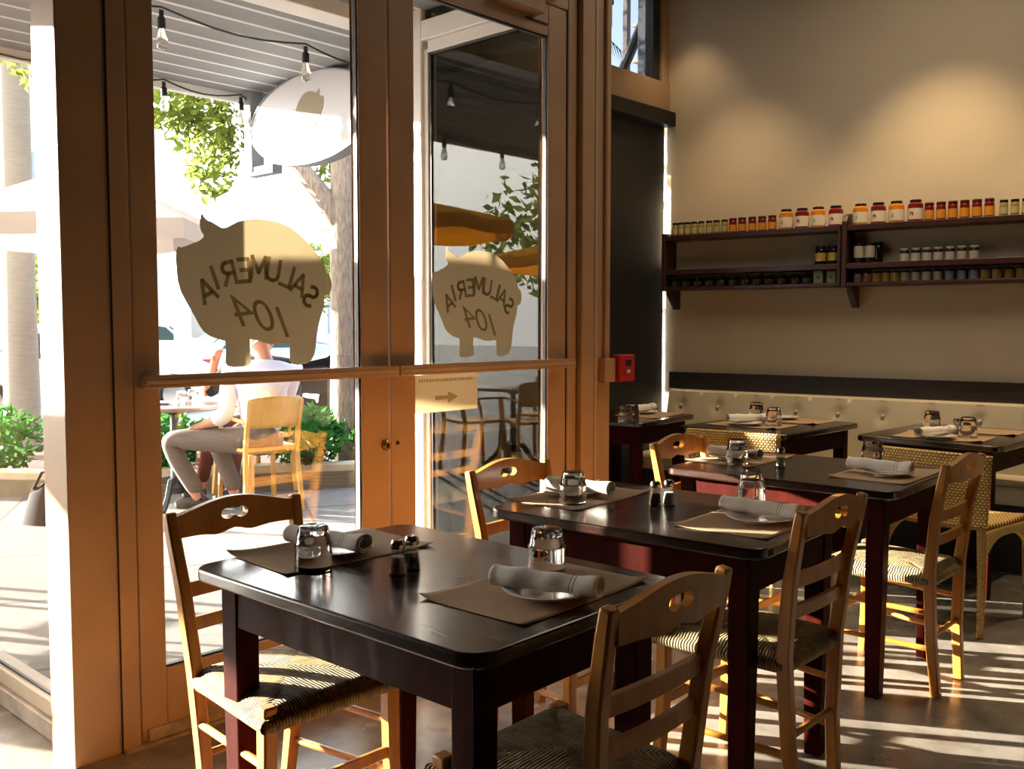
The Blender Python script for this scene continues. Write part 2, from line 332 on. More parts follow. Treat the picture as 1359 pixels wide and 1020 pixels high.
# ------------------------------------------------------------------ mesh helpers
class MB:
    def __init__(s): s.v = []; s.f = []; s.uv = {}
    def add(s, vs, fs):
        o = len(s.v); s.v += [tuple(v) for v in vs]; s.f += [tuple(i + o for i in f) for f in fs]; return s
    def box(s, x0, x1, y0, y1, z0, z1):
        return s.add([(x0,y0,z0),(x1,y0,z0),(x1,y1,z0),(x0,y1,z0),(x0,y0,z1),(x1,y0,z1),(x1,y1,z1),(x0,y1,z1)],
                     [(0,3,2,1),(4,5,6,7),(0,1,5,4),(1,2,6,5),(2,3,7,6),(3,0,4,7)])
    def sweep(s, pts, secs, side=(0,1,0), cap=True, n=None):
        """loft rectangular or round sections along pts; secs: list of (w,h) (rect; w along side) or radii"""
        pts = [Vector(p) for p in pts]; rings = []
        for i, p in enumerate(pts):
            t = (pts[min(i+1, len(pts)-1)] - pts[max(i-1, 0)]).normalized()
            a = Vector(side); a = (a - t * a.dot(t))
            if a.length < 1e-4: a = Vector((1,0,0)) - t * t.x
            a.normalize(); b = t.cross(a)
            sc = secs[i] if isinstance(secs, (list, tuple)) and not isinstance(secs[0], (int, float)) else (secs[i] if isinstance(secs, list) else secs)
            if isinstance(sc, tuple):
                w, h = sc[0]/2, sc[1]/2
                rings.append([p + a*w + b*h, p - a*w + b*h, p - a*w - b*h, p + a*w - b*h])
            else:
                k = n or 10
                rings.append([p + (a*math.cos(2*math.pi*j/k) + b*math.sin(2*math.pi*j/k))*sc for j in range(k)])
        k = len(rings[0]); vs = [v for r in rings for v in r]; fs = []
        for i in range(len(rings)-1):
            for j in range(k):
                fs.append((i*k+j, i*k+(j+1)%k, (i+1)*k+(j+1)%k, (i+1)*k+j))
        if cap: fs.append(tuple(range(k-1, -1, -1))); fs.append(tuple((len(rings)-1)*k+j for j in range(k)))
        return s.add(vs, fs)
    def lathe(s, prof, n=24, c=(0,0,0), axis='Z', closed=False):
        vs = []; fs = []; m = len(prof)
        for r, z in prof:
            for j in range(n):
                a = 2*math.pi*j/n; x, y = r*math.cos(a), r*math.sin(a)
                if axis == 'Z': vs.append((c[0]+x, c[1]+y, c[2]+z))
                elif axis == 'Y': vs.append((c[0]+x, c[1]+z, c[2]-y))
                else: vs.append((c[0]+z, c[1]+x, c[2]+y))
        for i in range(m-1 if not closed else m):
            for j in range(n):
                fs.append((i*n+j, i*n+(j+1)%n, ((i+1)%m)*n+(j+1)%n, ((i+1)%m)*n+j))
        if not closed:
            if prof[0][0] > 1e-5: fs.append(tuple(range(n-1, -1, -1)))
            if prof[-1][0] > 1e-5: fs.append(tuple((m-1)*n+j for j in range(n)))
        return s.add(vs, fs)
    def prism(s, poly, t0, t1, plane='XY'):
        def mp(u, v, t):
            return {'XY': (u,v,t), 'XZ': (u,t,v), 'YZ': (t,u,v)}[plane]
        k = len(poly); vs = [mp(u,v,t0) for u,v in poly] + [mp(u,v,t1) for u,v in poly]
        fs = [tuple(range(k-1,-1,-1)), tuple(range(k, 2*k))] + [(i, (i+1)%k, k+(i+1)%k, k+i) for i in range(k)]
        return s.add(vs, fs)
    def grid(s, fn, nu, nv):
        vs = [fn(i/nu, j/nv) for i in range(nu+1) for j in range(nv+1)]
        fs = [(i*(nv+1)+j, (i+1)*(nv+1)+j, (i+1)*(nv+1)+j+1, i*(nv+1)+j+1) for i in range(nu) for j in range(nv)]
        return s.add(vs, fs)
    def xform(s, mtx, start=0):
        for i in range(start, len(s.v)): s.v[i] = tuple(mtx @ Vector(s.v[i]))
        return s
    def mesh(s, name, m, smooth=35, fix=True):
        me = bpy.data.meshes.new(name); me.from_pydata(s.v, [], s.f)
        if fix:
            bm = bmesh.new(); bm.from_mesh(me); bmesh.ops.remove_doubles(bm, verts=bm.verts, dist=1e-6)
            bmesh.ops.recalc_face_normals(bm, faces=bm.faces); bm.to_mesh(me); bm.free()
        if m: me.materials.append(m)
        if smooth:
            me.polygons.foreach_set('use_smooth', [True]*len(me.polygons)); me.set_sharp_from_angle(angle=R(smooth))
        me.update(); return me
    def build(s, name, m, parent=None, loc=(0,0,0), rotz=0, smooth=35, bevel=0, fix=True):
        return place(name, s.mesh(name, m, smooth, fix), parent, loc, rotz, bevel)
def place(name, me, parent=None, loc=(0,0,0), rotz=0, bevel=0):
    o = bpy.data.objects.new(name, me); COL.objects.link(o)
    if parent: o.parent = parent
    o.location = loc; o.rotation_euler = (0, 0, rotz)
    if bevel:
        b = o.modifiers.new('bevel', 'BEVEL'); b.width = bevel; b.segments = 2; b.limit_method = 'ANGLE'; b.angle_limit = R(40)
    return o
def box(name, m, x0, x1, y0, y1, z0, z1, parent=None, bevel=0, loc=(0,0,0), rotz=0):
    return MB().box(x0,x1,y0,y1,z0,z1).build(name, m, parent, loc, rotz, smooth=0, bevel=bevel)
def tag(o, label, cat, group=None):
    o['label'] = label; o['category'] = cat
    if group: o['group'] = group
    return o
def thing(name, label, cat, loc=(0,0,0), rotz=0, group=None):
    o = bpy.data.objects.new(name, None); COL.objects.link(o); o.location = loc; o.rotation_euler = (0,0,rotz)
    o.empty_display_size = .05
    return tag(o, label, cat, group)
def struct(o): o['kind'] = 'structure'; return o
def sempty(name, loc=(0,0,0), rotz=0):
    o = bpy.data.objects.new(name, None); COL.objects.link(o); o.location = loc; o.rotation_euler = (0,0,rotz); o.empty_display_size = .05
    return struct(o)
def kids(o): return [c for c in bpy.data.objects if c.parent == o]
KID = {}
def dup(root, loc, rotz, label, group=None):
    if root.name not in KID:
        KID[root.name] = [(c, kids(c)) for c in kids(root)]
    r = root.copy(); COL.objects.link(r); r.location = loc; r.rotation_euler = (0, 0, rotz); r['label'] = label
    if group: r['group'] = group
    for ch, gs in KID[root.name]:
        c = ch.copy(); COL.objects.link(c); c.parent = r
        for g in gs:
            d = g.copy(); COL.objects.link(d); d.parent = c
    return r
def spread(proto, first, loc, rotz, label, group=None):
    """the first time place the prototype itself, after that a copy of it"""
    if first:
        proto.location = loc; proto.rotation_euler = (0,0,rotz); proto['label'] = label
        if group: proto['group'] = group
        return proto
    return dup(proto, loc, rotz, label, group)

# ------------------------------------------------------------------ the setting: floor, walls, ceiling
struct(MB().prism([(-1.05,-3.2),(6,-3.2),(6,7.2),(-1.05,7.2),(-1.05,3.34),(0,3.34),(0,1.27),(-.17,1.27),(-.17,1.2),(-1.05,1.2)], -.12, 0).build('floor', M['floor'], None, smooth=0))
struct(box('ceiling', M['ceil'], -1.2, 6.1, -3.3, 7.2, 3.62, 3.8))
MB().prism([(0,0),(7.2,0),(7.2,.2),(0,.2)], 0, 3.62).build('wall_back', M['wall'], None, WALL0, WROT, smooth=0); struct(bpy.data.objects['wall_back'])
struct(box('wall_right', M['wall_brown'], 6.0, 6.2, -3.2, 6.5, 0, 3.62))
struct(box('wall_front', M['wall_brown'], -1.2, 6.2, -3.4, -3.2, 0, 3.62))

def mullion(name, m, x0, x1, y0, y1, z0, z1, bevel=.004, parent=None):
    o = box(name, m, x0, x1, y0, y1, z0, z1, parent, bevel)
    return o if parent else struct(o)
# corner pillar between the left window and the doors
p = sempty('trim_1'); box('pillar_core', M['paint'], -.165, 0, 1.134, 1.276, 0, 3.62, p, .003)
box('jamb', M['paint'], -.10, .004, 1.276, 1.334, 0, 3.62, p, .003)
box('jamb_groove', M['groove'], -.05, .0055, 1.2745, 1.2775, 0, 3.62, p)
# door header and right jamb
p = sempty('trim_2'); box('header_beam', M['paint'], -.12, .006, 1.334, 3.379, 2.70, 2.88, p, .004)
box('header_panel', M['paint'], -.10, -.002, 1.334, 3.379, 2.88, 3.62, p)
p = sempty('trim_3')
for i, (y0, y1, x1, mm) in enumerate([(3.383, 3.447, .004, 'paint'), (3.455, 3.548, .03, 'paint'), (3.555, 3.70, .008, 'paint')]):
    box('jamb_board', M[mm], -.15, x1, y0, y1, 0, 3.62, p, .006)
box('jamb_bead', M['paint_pale'], -.05, .022, 3.562, 3.580, 0, 3.62, p, .004)
box('jamb_backing', M['groove'], -.14, -.002, 3.379, 3.70, 0, 3.62, p)

# ------------------------------------------------------------------ doors
def frame_ring(mb, x0, x1, y0, y1, z0, z1, l, r, b, t):
    mb.box(x0,x1, y0, y0+l, z0, z1); mb.box(x0,x1, y1-r, y1, z0, z1)
    mb.box(x0,x1, y0+l, y1-r, z0, z0+b); mb.box(x0,x1, y0+l, y1-r, z1-t, z1); return mb
PIG = [(4,330),(0,280),(5,235),(15,212),(30,218),(60,205),(90,190),(128,172),(150,150),(152,138),(138,118),(131,90),(133,50),(143,8),(152,30),(170,48),(200,62),(232,80),(252,90),
       (272,88),(300,70),(340,45),(390,28),(440,20),(500,18),(560,22),(610,35),(660,58),(710,90),(755,130),(800,175),(835,220),(860,262),(878,300),(880,318),(895,325),(910,350),(918,390),(915,425),(905,452),(892,462),(868,465),
       (866,520),(850,580),(828,650),(815,720),(808,790),(795,850),(775,885),(745,902),(690,908),(650,900),(640,880),(640,780),(615,768),(570,776),(510,772),(450,752),(400,742),(398,830),(406,870),(395,895),(360,905),(300,908),(268,900),(258,880),(262,800),(258,750),
       (225,742),(175,722),(140,695),(118,660),(95,610),(60,540),(25,470),(8,400)]
def text_obj(ch, size, bold=0.0, shear=0.0):
    cu = bpy.data.curves.new('t', 'FONT'); cu.body = ch; cu.size = size; cu.offset = bold; cu.shear = shear
    cu.align_x = 'CENTER'; cu.align_y = 'BOTTOM_BASELINE'; cu.fill_mode = 'BOTH'; cu.extrude = .0002; cu.resolution_u = 6
    o = bpy.data.objects.new('t', cu); COL.objects.link(o)
    dg = bpy.context.evaluated_depsgraph_get(); me = o.evaluated_get(dg).to_mesh()
    vs = [v.co.copy() for v in me.vertices]; fs = [tuple(p.vertices) for p in me.polygons]
    bpy.data.objects.remove(o); bpy.data.curves.remove(cu)
    return vs, fs
def pig_decal(parent, y0, y1, z0, z1, label):
    """outline in the door plane; seen from inside, the head is at small y. lettering reads right from outside"""
    def mp(u, v): return (y0 + (y1-y0)*u/918, z1 - (z1-z0)*(v-8)/900)
    d = MB().prism([mp(u, v) for u, v in PIG], -.0305, -.0297, 'YZ').build('pig_decal', M['pig'], parent, smooth=0)
    d['label'] = label
    k = (y1-y0)/918; cz = (z1-z0)/900
    mb = MB()
    word = 'SALUMERIA'
    # centres of the letters along an arch, from the outside left (large y) to the outside right
    pos = [(778,475,-33),(708,400,-26),(628,350,-19),(545,318,-11),(458,308,-2),(372,330,6),(285,352,14),(205,380,20),(160,455,27)]
    arc = lambda cx, cy, rx, ry, a0, a1, n=10: [(cx + rx*math.cos(R(a0+(a1-a0)*i/n)), cy + ry*math.sin(R(a0+(a1-a0)*i/n))) for i in range(n+1)]
    G = {'A': [[(-.42,-.5),(0,.5),(.42,-.5)],[(-.24,-.18),(.24,-.18)]], 'L': [[(-.32,.5),(-.32,-.5),(.34,-.5)]], 'I': [[(0,.5),(0,-.5)]],
         'U': [[(-.36,.5)] + arc(0,-.18,.36,.32,180,360) + [(.36,.5)]], 'M': [[(-.45,-.5),(-.40,.5),(0,-.25),(.40,.5),(.45,-.5)]],
         'E': [[(.32,.5),(-.30,.5),(-.30,-.5),(.34,-.5)],[(-.30,.02),(.22,.02)]],
         'R': [[(-.32,-.5),(-.32,.5)],[(-.32,.5)] + arc(.05,.25,.27,.25,90,-90) + [(-.32,0)],[(.0,0),(.36,-.5)]],
         'S': [arc(0,.25,.30,.25,35,270) + arc(0,-.25,.32,.25,90,-145)]}
    H_ = 112*k*1.0; W_ = 98*k; TH = 21*k
    for ch, (u, v, a) in zip(word, pos):
        A = R(-a); yy, zz = mp(u, v)
        for line in G[ch]:
            for (u0, v0), (u1, v1) in zip(line[:-1], line[1:]):
                p0, p1 = Vector((u0*W_, v0*H_)), Vector((u1*W_, v1*H_)); d_ = (p1-p0).normalized(); n_ = Vector((-d_.y, d_.x))*TH/2; e_ = d_*TH*.25
                q = []
                for w_ in (p0-e_+n_, p0-e_-n_, p1+e_-n_, p1+e_+n_):
                    q.append((yy - (w_.x*math.cos(A) - w_.y*math.sin(A)), zz + w_.x*math.sin(A) + w_.y*math.cos(A)))
                mb.prism(q, -.0296, -.0291, 'YZ')
    for ch, u, v in (('1', 618, 640), ('0', 505, 600), ('4', 380, 570)):
        vs, fs = text_obj(ch, 245*k, -.0008, .28)
        out = []
        for q in vs:
            x, y = q.x, q.y - 80*k; A = R(-7); xr = x*math.cos(A) - y*math.sin(A); yr = x*math.sin(A) + y*math.cos(A)
            yy, zz = mp(u, v); out.append((-.0293 + q.z, yy - xr, zz + yr))
        mb.add(out, fs)
    mb.build('lettering', M['pigtext'], d, smooth=0)
    return d
def door(n, y0, y1, gl, gr, handle_side, piglab):
    d = sempty('door_%d' % n)
    frame_ring(MB(), -.048, 0, y0+.003, y1-.003, .012, 2.695, gl-y0, y1-gr, .213, .132).build('door_frame', M['paint'], d, smooth=0, bevel=.004)
    for yy in (gl, gr):
        s = 1 if yy == gl else -1
        box('gasket', M['gasket'], -.030, -.012, yy, yy+s*.007, .225, 2.563, d)
    box('gasket', M['gasket'], -.030, -.012, gl, gr, .225, .231, d); box('gasket', M['gasket'], -.030, -.012, gl, gr, 2.557, 2.563, d)
    box('glass_pane', M['pane'], -.028, -.022, gl+.002, gr-.002, .226, 2.562, d)
    box('kick_seal', M['sill'], -.002, .012, y0+.02, y1-.005, .012, .05, d, .003)
    pb = box('push_bar', M['paint'], .035, .062, y0+.0, y1-.0, 1.108, 1.148, d, .005)
    box('bar_ridge', M['paint_pale'], .061, .066, y0+.01, y1-.01, 1.122, 1.134, pb, .002)
    for yy in (y0+.05, y1-.05): box('bar_bracket', M['paint'], .0, .036, yy-.03, yy+.03, 1.11, 1.146, pb, .003)
    return d
D1 = door(1, 1.336, 2.335, 1.42, 2.206, 'r', '')
D2 = door(2, 2.339, 3.377, 2.462, 3.254, 'l', '')
pig_decal(D1, 1.498, 2.095, 1.160, 1.658, 'large cream pig-shaped decal with mirrored lettering on the left door')
pig_decal(D2, 2.581, 3.109, 1.166, 1.612, 'sunlit cream pig-shaped decal with mirrored lettering on the right door')
lk = MB().lathe([(.0,.0),(.019,.0),(.019,.012),(.014,.016),(0,.016)], 20, (.0,2.312,.846), 'X').build('lock_cylinder', M['brass'], D1)
MB().box(.016,.022,2.309,2.315,.838,.854).build('keyhole', M['groove'], lk, smooth=0)
MB().lathe([(0,0),(.008,0),(.008,.004),(0,.004)], 12, (.0,2.372,.85), 'X').build('bolt_hole', M['groove'], D2)
cl = MB().box(.0,.055,2.90,3.17,2.625,2.685).build('door_closer', M['paint'], D2, smooth=0, bevel=.006)
MB().sweep([(.03,3.12,2.69),(.10,3.20,2.72),(.03,3.33,2.75)], [(.02,.008)]*3, (1,0,0)).build('closer_arm', M['paint'], cl)
box('door_stop_plate', M['groove'], 0, .006, 3.10, 3.24, 2.604, 2.612, D2)
tagsheet = thing('notice_sheet', 'white notice sheet with an arrow taped on the right door below the bar', 'sign')
box('sheet', M['sheet'], -.0202, -.0192, 2.466, 2.824, .952, 1.102, tagsheet)
MB().prism([(2.585,1.000),(2.655,1.000),(2.655,.984),(2.712,1.008),(2.655,1.032),(2.655,1.016),(2.585,1.016)], -.0191, -.0187, 'YZ').build('printed_arrow', M['sheettext'], tagsheet, smooth=0)
mb = MB()
random.seed(3)
for r_ in range(1):
    yy = 2.50
    while yy < 2.80:
        w = random.uniform(.006, .012); mb.box(-.0191, -.0187, yy, yy+w, 1.073 - r_*.022, 1.085 - r_*.022); yy += w + .005
# print showing through from the front of the sheet: only blurred strokes can be made out
mb.build('printed_lines', M['sheettext'], tagsheet, smooth=0)
# threshold
struct(box('trim_4', M['sill'], -.16, .02, 1.28, 3.40, 0, .010))

# ------------------------------------------------------------------ left window bay
w1 = sempty('window_1')
box('window_sill', M['sill'], -1.0, -.165, 1.16, 1.262, .0, .062, w1, .004)
box('sill_rail', M['paint_pale'], -1.0, -.165, 1.174, 1.25, .062, .12, w1, .006)
box('head_rail', M['paint_pale'], -1.0, -.165, 1.17, 1.25, 2.72, 2.84, w1, .004)
box('glass_pane', M['pane'], -1.0, -.165, 1.200, 1.206, .12, 2.72, w1)
box('gasket', M['gasket'], -1.0, -.165, 1.190, 1.199, .12, .127, w1)
struct(box('wall_left', M['paint'], -1.05, -.165, 1.15, 1.26, 2.84, 3.62))
p = sempty('trim_5'); box('corner_post', M['paint_pale'], -1.11, -1.0, .93, 1.146, 0, 3.62, p, .004)
w2 = sempty('window_2')
for y in (.42, -.27): box('mullion', M['paint_pale'], -1.11, -1.04, y-.03, y+.03, 0, 3.0, w2, .003)
box('window_sill', M['sill'], -1.12, -1.03, -.3, 1.15, 0, .11, w2, .004)
box('head_rail', M['paint_pale'], -1.11, -1.04, -.3, 1.15, 2.9, 3.62, w2)
box('glass_pane', M['pane'], -1.078, -1.072, -.3, 1.15, .11, 2.9, w2)
struct(box('wall_west', M['wall_brown'], -1.2, -1.05, -3.2, -.3, 0, 3.62))

# ------------------------------------------------------------------ right bay: side window, blind wall
w3 = sempty('window_3')
PY = 3.36
box('frame_post', M['alu'], -1.04, -.925, PY-.03, PY+.05, 0, 3.62, w3, .006)
box('frame_post_step', M['alu'], -.925, -.895, PY-.012, PY+.05, .1, 2.70, w3, .004)
box('frame_rail', M['alu'], -.895, -.16, PY-.012, PY+.05, 2.68, 2.74, w3, .004)
box('frame_rail', M['alu'], -.925, -.16, PY-.03, PY+.05, 2.74, 2.84, w3, .006)
box('frame_rail', M['alu'], -.895, -.16, PY-.02, PY+.05, 0, .16, w3, .006)
box('gasket', M['gasket'], -.895, -.880, PY-.004, PY+.02, .16, 2.68, w3)
box('gasket', M['gasket'], -.895, -.16, PY-.004, PY+.02, 2.668, 2.68, w3)
box('glass_pane', M['pane_dark'], -.895, -.16, PY+.004, PY+.010, .16, 2.68, w3)
box('upper_pane', M['pane_dark'], -.925, -.16, PY+.004, PY+.010, 2.84, 3.62, w3)
p = sempty('trim_6')
box('transom_beam', M['paint'], -1.13, -1.03, 3.40, 5.76, 2.775, 2.98, p, .004)
w4 = sempty('window_4')
box('window_frame', M['steel'], -1.13, -1.06, 5.585, 5.665, 2.98, 3.62, w4, .003)
box('window_frame', M['paint'], -1.13, -1.04, 5.665, 5.76, 2.98, 3.62, w4, .003)
box('upper_pane', M['pane_tint'], -1.095, -1.089, 3.40, 5.70, 2.98, 3.62, w4)
box('lower_pane', M['pane'], -1.115, -1.109, 3.40, 5.75, .12, 2.775, w4)
box('sill_rail', M['paint'], -1.13, -1.04, 3.40, 5.76, 0, .12, w4, .004)
bl = thing('roller_blind', 'black roller blind pulled down over the window beside the shelf wall', 'blind')
box('cassette', M['black'], -1.08, -.97, 3.42, 5.74, 2.675, 2.772, bl, .006)
box('blind_fabric', M['blind'], -1.062, -1.058, 3.42, 5.728, .14, 2.69, bl)
box('hem_bar', M['black'], -1.068, -1.052, 3.42, 5.70, .12, .15, bl, .003)
# fire call point and its conduit on the jamb
f = thing('fire_alarm_pull', 'red fire alarm pull station on the tan jamb', 'fire alarm', (.02, 3.757, 1.09))
box('housing', M['red'], -.005, .05, -.062, .062, -.064, .066, f, .006)
box('plate', M['black'], .0505, .054, -.012, .03, .012, .042, f, .002)
box('handle', M['white'], .0505, .060, -.012, .012, -.022, -.006, f, .002)
box('back_box', M['paint'], -.012, .03, -.15, -.068, -.062, .05, f, .004)
c = MB().sweep([(.016, 3.650, 1.145), (.016, 3.650, 2.3), (.016, 3.650, 3.6)], .009).build('conduit', M['paint'], None)
tag(c, 'thin painted conduit running up the jamb above the red alarm', 'conduit')

# ------------------------------------------------------------------ back wall: rail, bench, shelves
b0 = sempty('trim_7', WALL0, WROT)
box('wall_rail', M['band'], .05, 6.9, -.03, -.001, .855, .968, b0, .003)
bench = thing('banquette_bench', 'long cream tufted banquette bench along the back wall', 'bench', WALL0, WROT)
mbk = MB()
def backfn(u, v):
    s = .10 + u*5.0; z = .42 + v*.42
    q = (s - .2) / .27
    cs = round(q); zc = .745
    dd = math.hypot((s - .2 - cs*.27), (z - zc)); tuft = .026*math.exp(-(dd/.035)**2) + .006*math.exp(-((s - .2 - cs*.27)/.012)**2)*max(0, min(1, (z - zc)/.1))
    off = .17 - v*.05 - tuft + .02*math.sin(math.pi*v)
    return (s, -off, z)
mbk.grid(backfn, 260, 14)
mbk.grid(lambda u, v: (.10 + u*5.0, -(.12 - v*.11) , .84 + .012*math.sin(math.pi*v)), 40, 4)
mbk.grid(lambda u, v: (.10, -(u*(.17 - v*.05)), .42 + v*.42), 4, 8)
mbk.build('bench_back', M['cream'], bench)
for k in range(17):
    MB().lathe([(0,-.012),(.006,-.010),(.012,-.004),(.012,.004),(0,.004)], 12, (.2+k*.27, -.132, .745), 'Y').build('button', M['cream'], bench)
box('seat_cushion', M['cream'], .10, 5.1, -.62, -.15, .36, .46, bench, .02)
box('bench_base', M['darkbase'], .12, 5.08, -.56, -.02, 0, .36, bench, .004)
cab = MB().sweep([(2.0,-.006,.853),(2.01,-.02,.80),(2.06,-.03,.77),(2.10,-.14,.745)], .004, n=6).build('power_cord', M['black'], None, WALL0, WROT)
tag(cab, 'thin black cord hanging from the dark wall rail', 'cord')

def shelf_unit(s0, s1, label, right):
    t = thing('wall_shelf', label, 'shelf', WALL0, WROT, 'dark wooden wall shelves')
    for z, th in ((1.908, .034), (1.675, .034), (1.557, .022)):
        box('shelf_board', M['shelf'], s0, s1, -.165, -.003, z-th, z, t, .003)
    poly = [(-.003,1.53),(-.17,1.53),(-.17,1.925),(-.003,1.925)] if not right else [(-.003,1.53),(-.17,1.53),(-.17,1.93),(-.15,1.965),(-.10,1.982),(-.003,1.985)]
    mb = MB(); k = len(poly); mb.prism([(y, z) for y, z in poly], s0-.03, s0, 'YZ'); mb.build('side_panel', M['shelf'], t, smooth=0, bevel=.003)
    if not right: box('side_panel', M['shelf'], s1-.022, s1, -.165, -.003, 1.535, 1.908, t, .003)
    for s in ([s0+.0, ] if not right else [s0, s0+1.15]):
        MB().prism([(-.003,1.535),(-.15,1.535),(-.145,1.50),(-.10,1.455),(-.06,1.42),(-.05,1.405),(-.003,1.405)], s, s+.035, 'YZ').build('bracket', M['shelf'], t, smooth=0, bevel=.003)
    return t
shelf_unit(.085, 1.285, 'dark wooden jar shelf nearest the window, under the small pale jars', False)
shelf_unit(1.322, 3.4, 'dark wooden jar shelf on the right, with the rounded divider', True)

# --- jars
def jar_proto(name, cat, h, r, content, lid, labm, shoulder=.12, neck=.85, lid_h=.16, lab=(.12,.58), emblem=None, lidr=None):
    t = thing(name, '', cat)
    zl = h*(1-lid_h); lr = lidr or r*neck
    MB().lathe([(0,0),(r*.93,0),(r,.004),(r,h*(1-lid_h-shoulder)),(r*.96,h*(1-lid_h-shoulder*.5)),(r*neck*.93,zl-.002),(r*neck*.93,zl+.002),(0,zl+.002)], 20).build('jar_body', content, t)
    MB().lathe([(0,zl),(lr,zl),(lr*1.02,zl+.003),(lr*1.02,h-.003),(lr*.97,h),(0,h)], 20).build('lid', lid, t)
    lb = MB().lathe([(r+.0006,h*lab[0]),(r+.0012,h*lab[0]),(r+.0012,h*lab[1]),(r+.0006,h*lab[1])], 20, closed=True).build('paper_label', labm, t)
    if emblem:
        n = 9; vs = []; zc = h*(lab[0]+lab[1])/2
        a0 = R(-90-14)
        if emblem == 'red':
            pts = [(-.5,-.55),(.5,-.55),(.62,.0),(.45,.5),(.1,.62),(-.3,.55),(-.6,.2)]; sc = r*.42; mm = M['emb_red']
        else:
            pts = [(-.2,-.7),(.2,-.7),(.4,-.25),(.25,.2),(.1,.7),(-.1,.7),(-.25,.2),(-.4,-.25)]; sc = r*.42; mm = M['emb_green']
        e = MB(); vv = []
        for rr in (r+.0010, r+.0018):
            for u, v in pts:
                a = a0 + u*sc/r; vv.append((rr*math.cos(a), rr*math.sin(a), zc + v*sc))
        k = len(pts); e.add(vv, [tuple(range(k, 2*k)), tuple(range(k-1,-1,-1))] + [(i,(i+1)%k,k+(i+1)%k,k+i) for i in range(k)])
        e.build('printed_emblem', mm, lb, smooth=0)
    return t
SHZ = {'top': 1.908, 'mid': 1.675, 'low': 1.557}
ORD = ['first','second','third','fourth','fifth','sixth','seventh','eighth','ninth','tenth','eleventh','twelfth']
def jar_row(proto, ss, shelf, group, desc, frm, off=.085, rz=None):
    n = len(ss)
    for i, s in enumerate(ss):
        if n == 1: lab = desc + ' ' + frm[0]
        elif i == 0: lab = '%s, first %s' % (desc, frm[0])
        elif i == n-1: lab = '%s, last %s' % (desc, frm[1])
        else: lab = '%s, %s %s' % (desc, ORD[i], frm[0])
        spread(proto, i == 0, onwall(s, off, SHZ[shelf] + .0005), WROT + R(random.uniform(-8, 8)) if rz is None else rz, lab, group)
fromwin = ('counting from the window', 'away from the window')
fromdiv = ('right of the shelf divider', 'right of the shelf divider')
P_ = jar_proto('preserve_jar', 'jar', .093, .0225, M['jl_cream'], M['lidblack'], M['labpale'], lab=(.15,.55), neck=.95)
jar_row(P_, [.115,.16,.208,.258,.311,.37,.424,.481], 'top', 'small pale jars on the top shelf', 'small pale jar on the top shelf', fromwin)
P_ = jar_proto('sauce_jar', 'jar', .098, .0265, M['jl_red'], M['lidred'], M['laborange'], lab=(.10,.55), neck=.95)
jar_row(P_, [.541,.607,.677,.745,.814], 'top', 'dark red jars on the left top shelf', 'dark red jar with orange label on the left top shelf', fromwin)
P_ = jar_proto('preserve_jar', 'jar', .093, .0225, M['jl_cream'], M['lidblack'], M['labpale'], lab=(.15,.55), neck=.95)
jar_row(P_, [2.172,2.228,2.285,2.34], 'top', 'small pale jars at the right of the top shelf', 'small pale jar at the far right of the top shelf', ('after the red jars', 'at the frame edge'))
P_ = jar_proto('sauce_jar', 'jar', .107, .0265, M['jl_red'], M['lidred'], M['laborange'], lab=(.10,.58), neck=.95)
jar_row(P_, [1.775,1.840,1.904,1.968,2.033,2.098], 'top', 'dark red jars on the right top shelf', 'dark red jar with orange label on the right top shelf', ('after the big jars', 'after the big jars'))
def bigjar(content, emblem, s, lab, first, proto):
    if first: proto = jar_proto('pasta_sauce_jar', 'jar', .130, .0445, content, M['lidblack'], M['labwhite'], .2, .74, .10, (.10,.60), emblem)
    spread(proto, first, onwall(s, .085, SHZ['top'] + .0005), WROT, lab, 'big labelled sauce jars on the top shelf')
    return proto
po = bigjar(M['jl_orange'], 'green', .907, 'big orange sauce jar with white label beside the small red jars, left shelf', True, None)
pr = bigjar(M['jl_red'], 'red', 1.011, 'big red sauce jar between two orange ones on the left shelf', True, None)
bigjar(None, 'green', 1.115, 'big orange sauce jar between two red ones on the left shelf', False, po)
bigjar(None, 'red', 1.225, 'big red sauce jar just left of the rounded shelf divider', False, pr)
bigjar(None, 'green', 1.377, 'big orange sauce jar just right of the rounded shelf divider', False, po)
bigjar(None, 'red', 1.483, 'big red sauce jar between two orange ones on the right shelf', False, pr)
bigjar(None, 'green', 1.589, 'big orange sauce jar between two red ones on the right shelf', False, po)
bigjar(None, 'red', 1.698, 'big red sauce jar touching the small red jars on the right shelf', False, pr)
P_ = jar_proto('pickle_jar', 'jar', .118, .034, M['jl_dark'], M['lidblack'], M['labyellow'], lab=(.2,.62), neck=.95)
jar_row(P_, [1.135,1.215], 'mid', 'dark jars with yellow labels beside the divider', 'dark jar with yellow label on the middle shelf', ('left of the divider', 'against the divider'))
P_ = jar_proto('pepper_jar', 'jar', .122, .029, M['jl_jam'], M['lidblack'], M['labwhite'], lab=(.28,.86), neck=.9)
jar_row(P_, [1.372,1.437], 'mid', 'tall jars right of the divider', 'tall jar with white label on the middle shelf', ('right of the divider', 'beside a dark jar'))
P_ = jar_proto('dark_bottle', 'jar', .128, .030, M['jl_dark'], M['lidblack'], M['jl_dark'], lab=(.2,.5), neck=.9)
jar_row(P_, [1.478], 'mid', 'dark jars right of the divider', 'dark unlabelled jar standing behind the tall labelled jars', ('on the middle shelf', ''), off=.05)
P_ = jar_proto('jam_jar', 'jar', .079, .026, M['jl_jam'], M['lidwhite'], M['labwhite'], lab=(.05,.62), neck=.92, lid_h=.14)
jar_row(P_, [1.641,1.705,1.768,1.831,1.895,1.959,2.025], 'mid', 'white lidded jam jars on the middle shelf', 'white-lidded jam jar on the middle shelf', ('from the left', 'nearest the frame edge'))
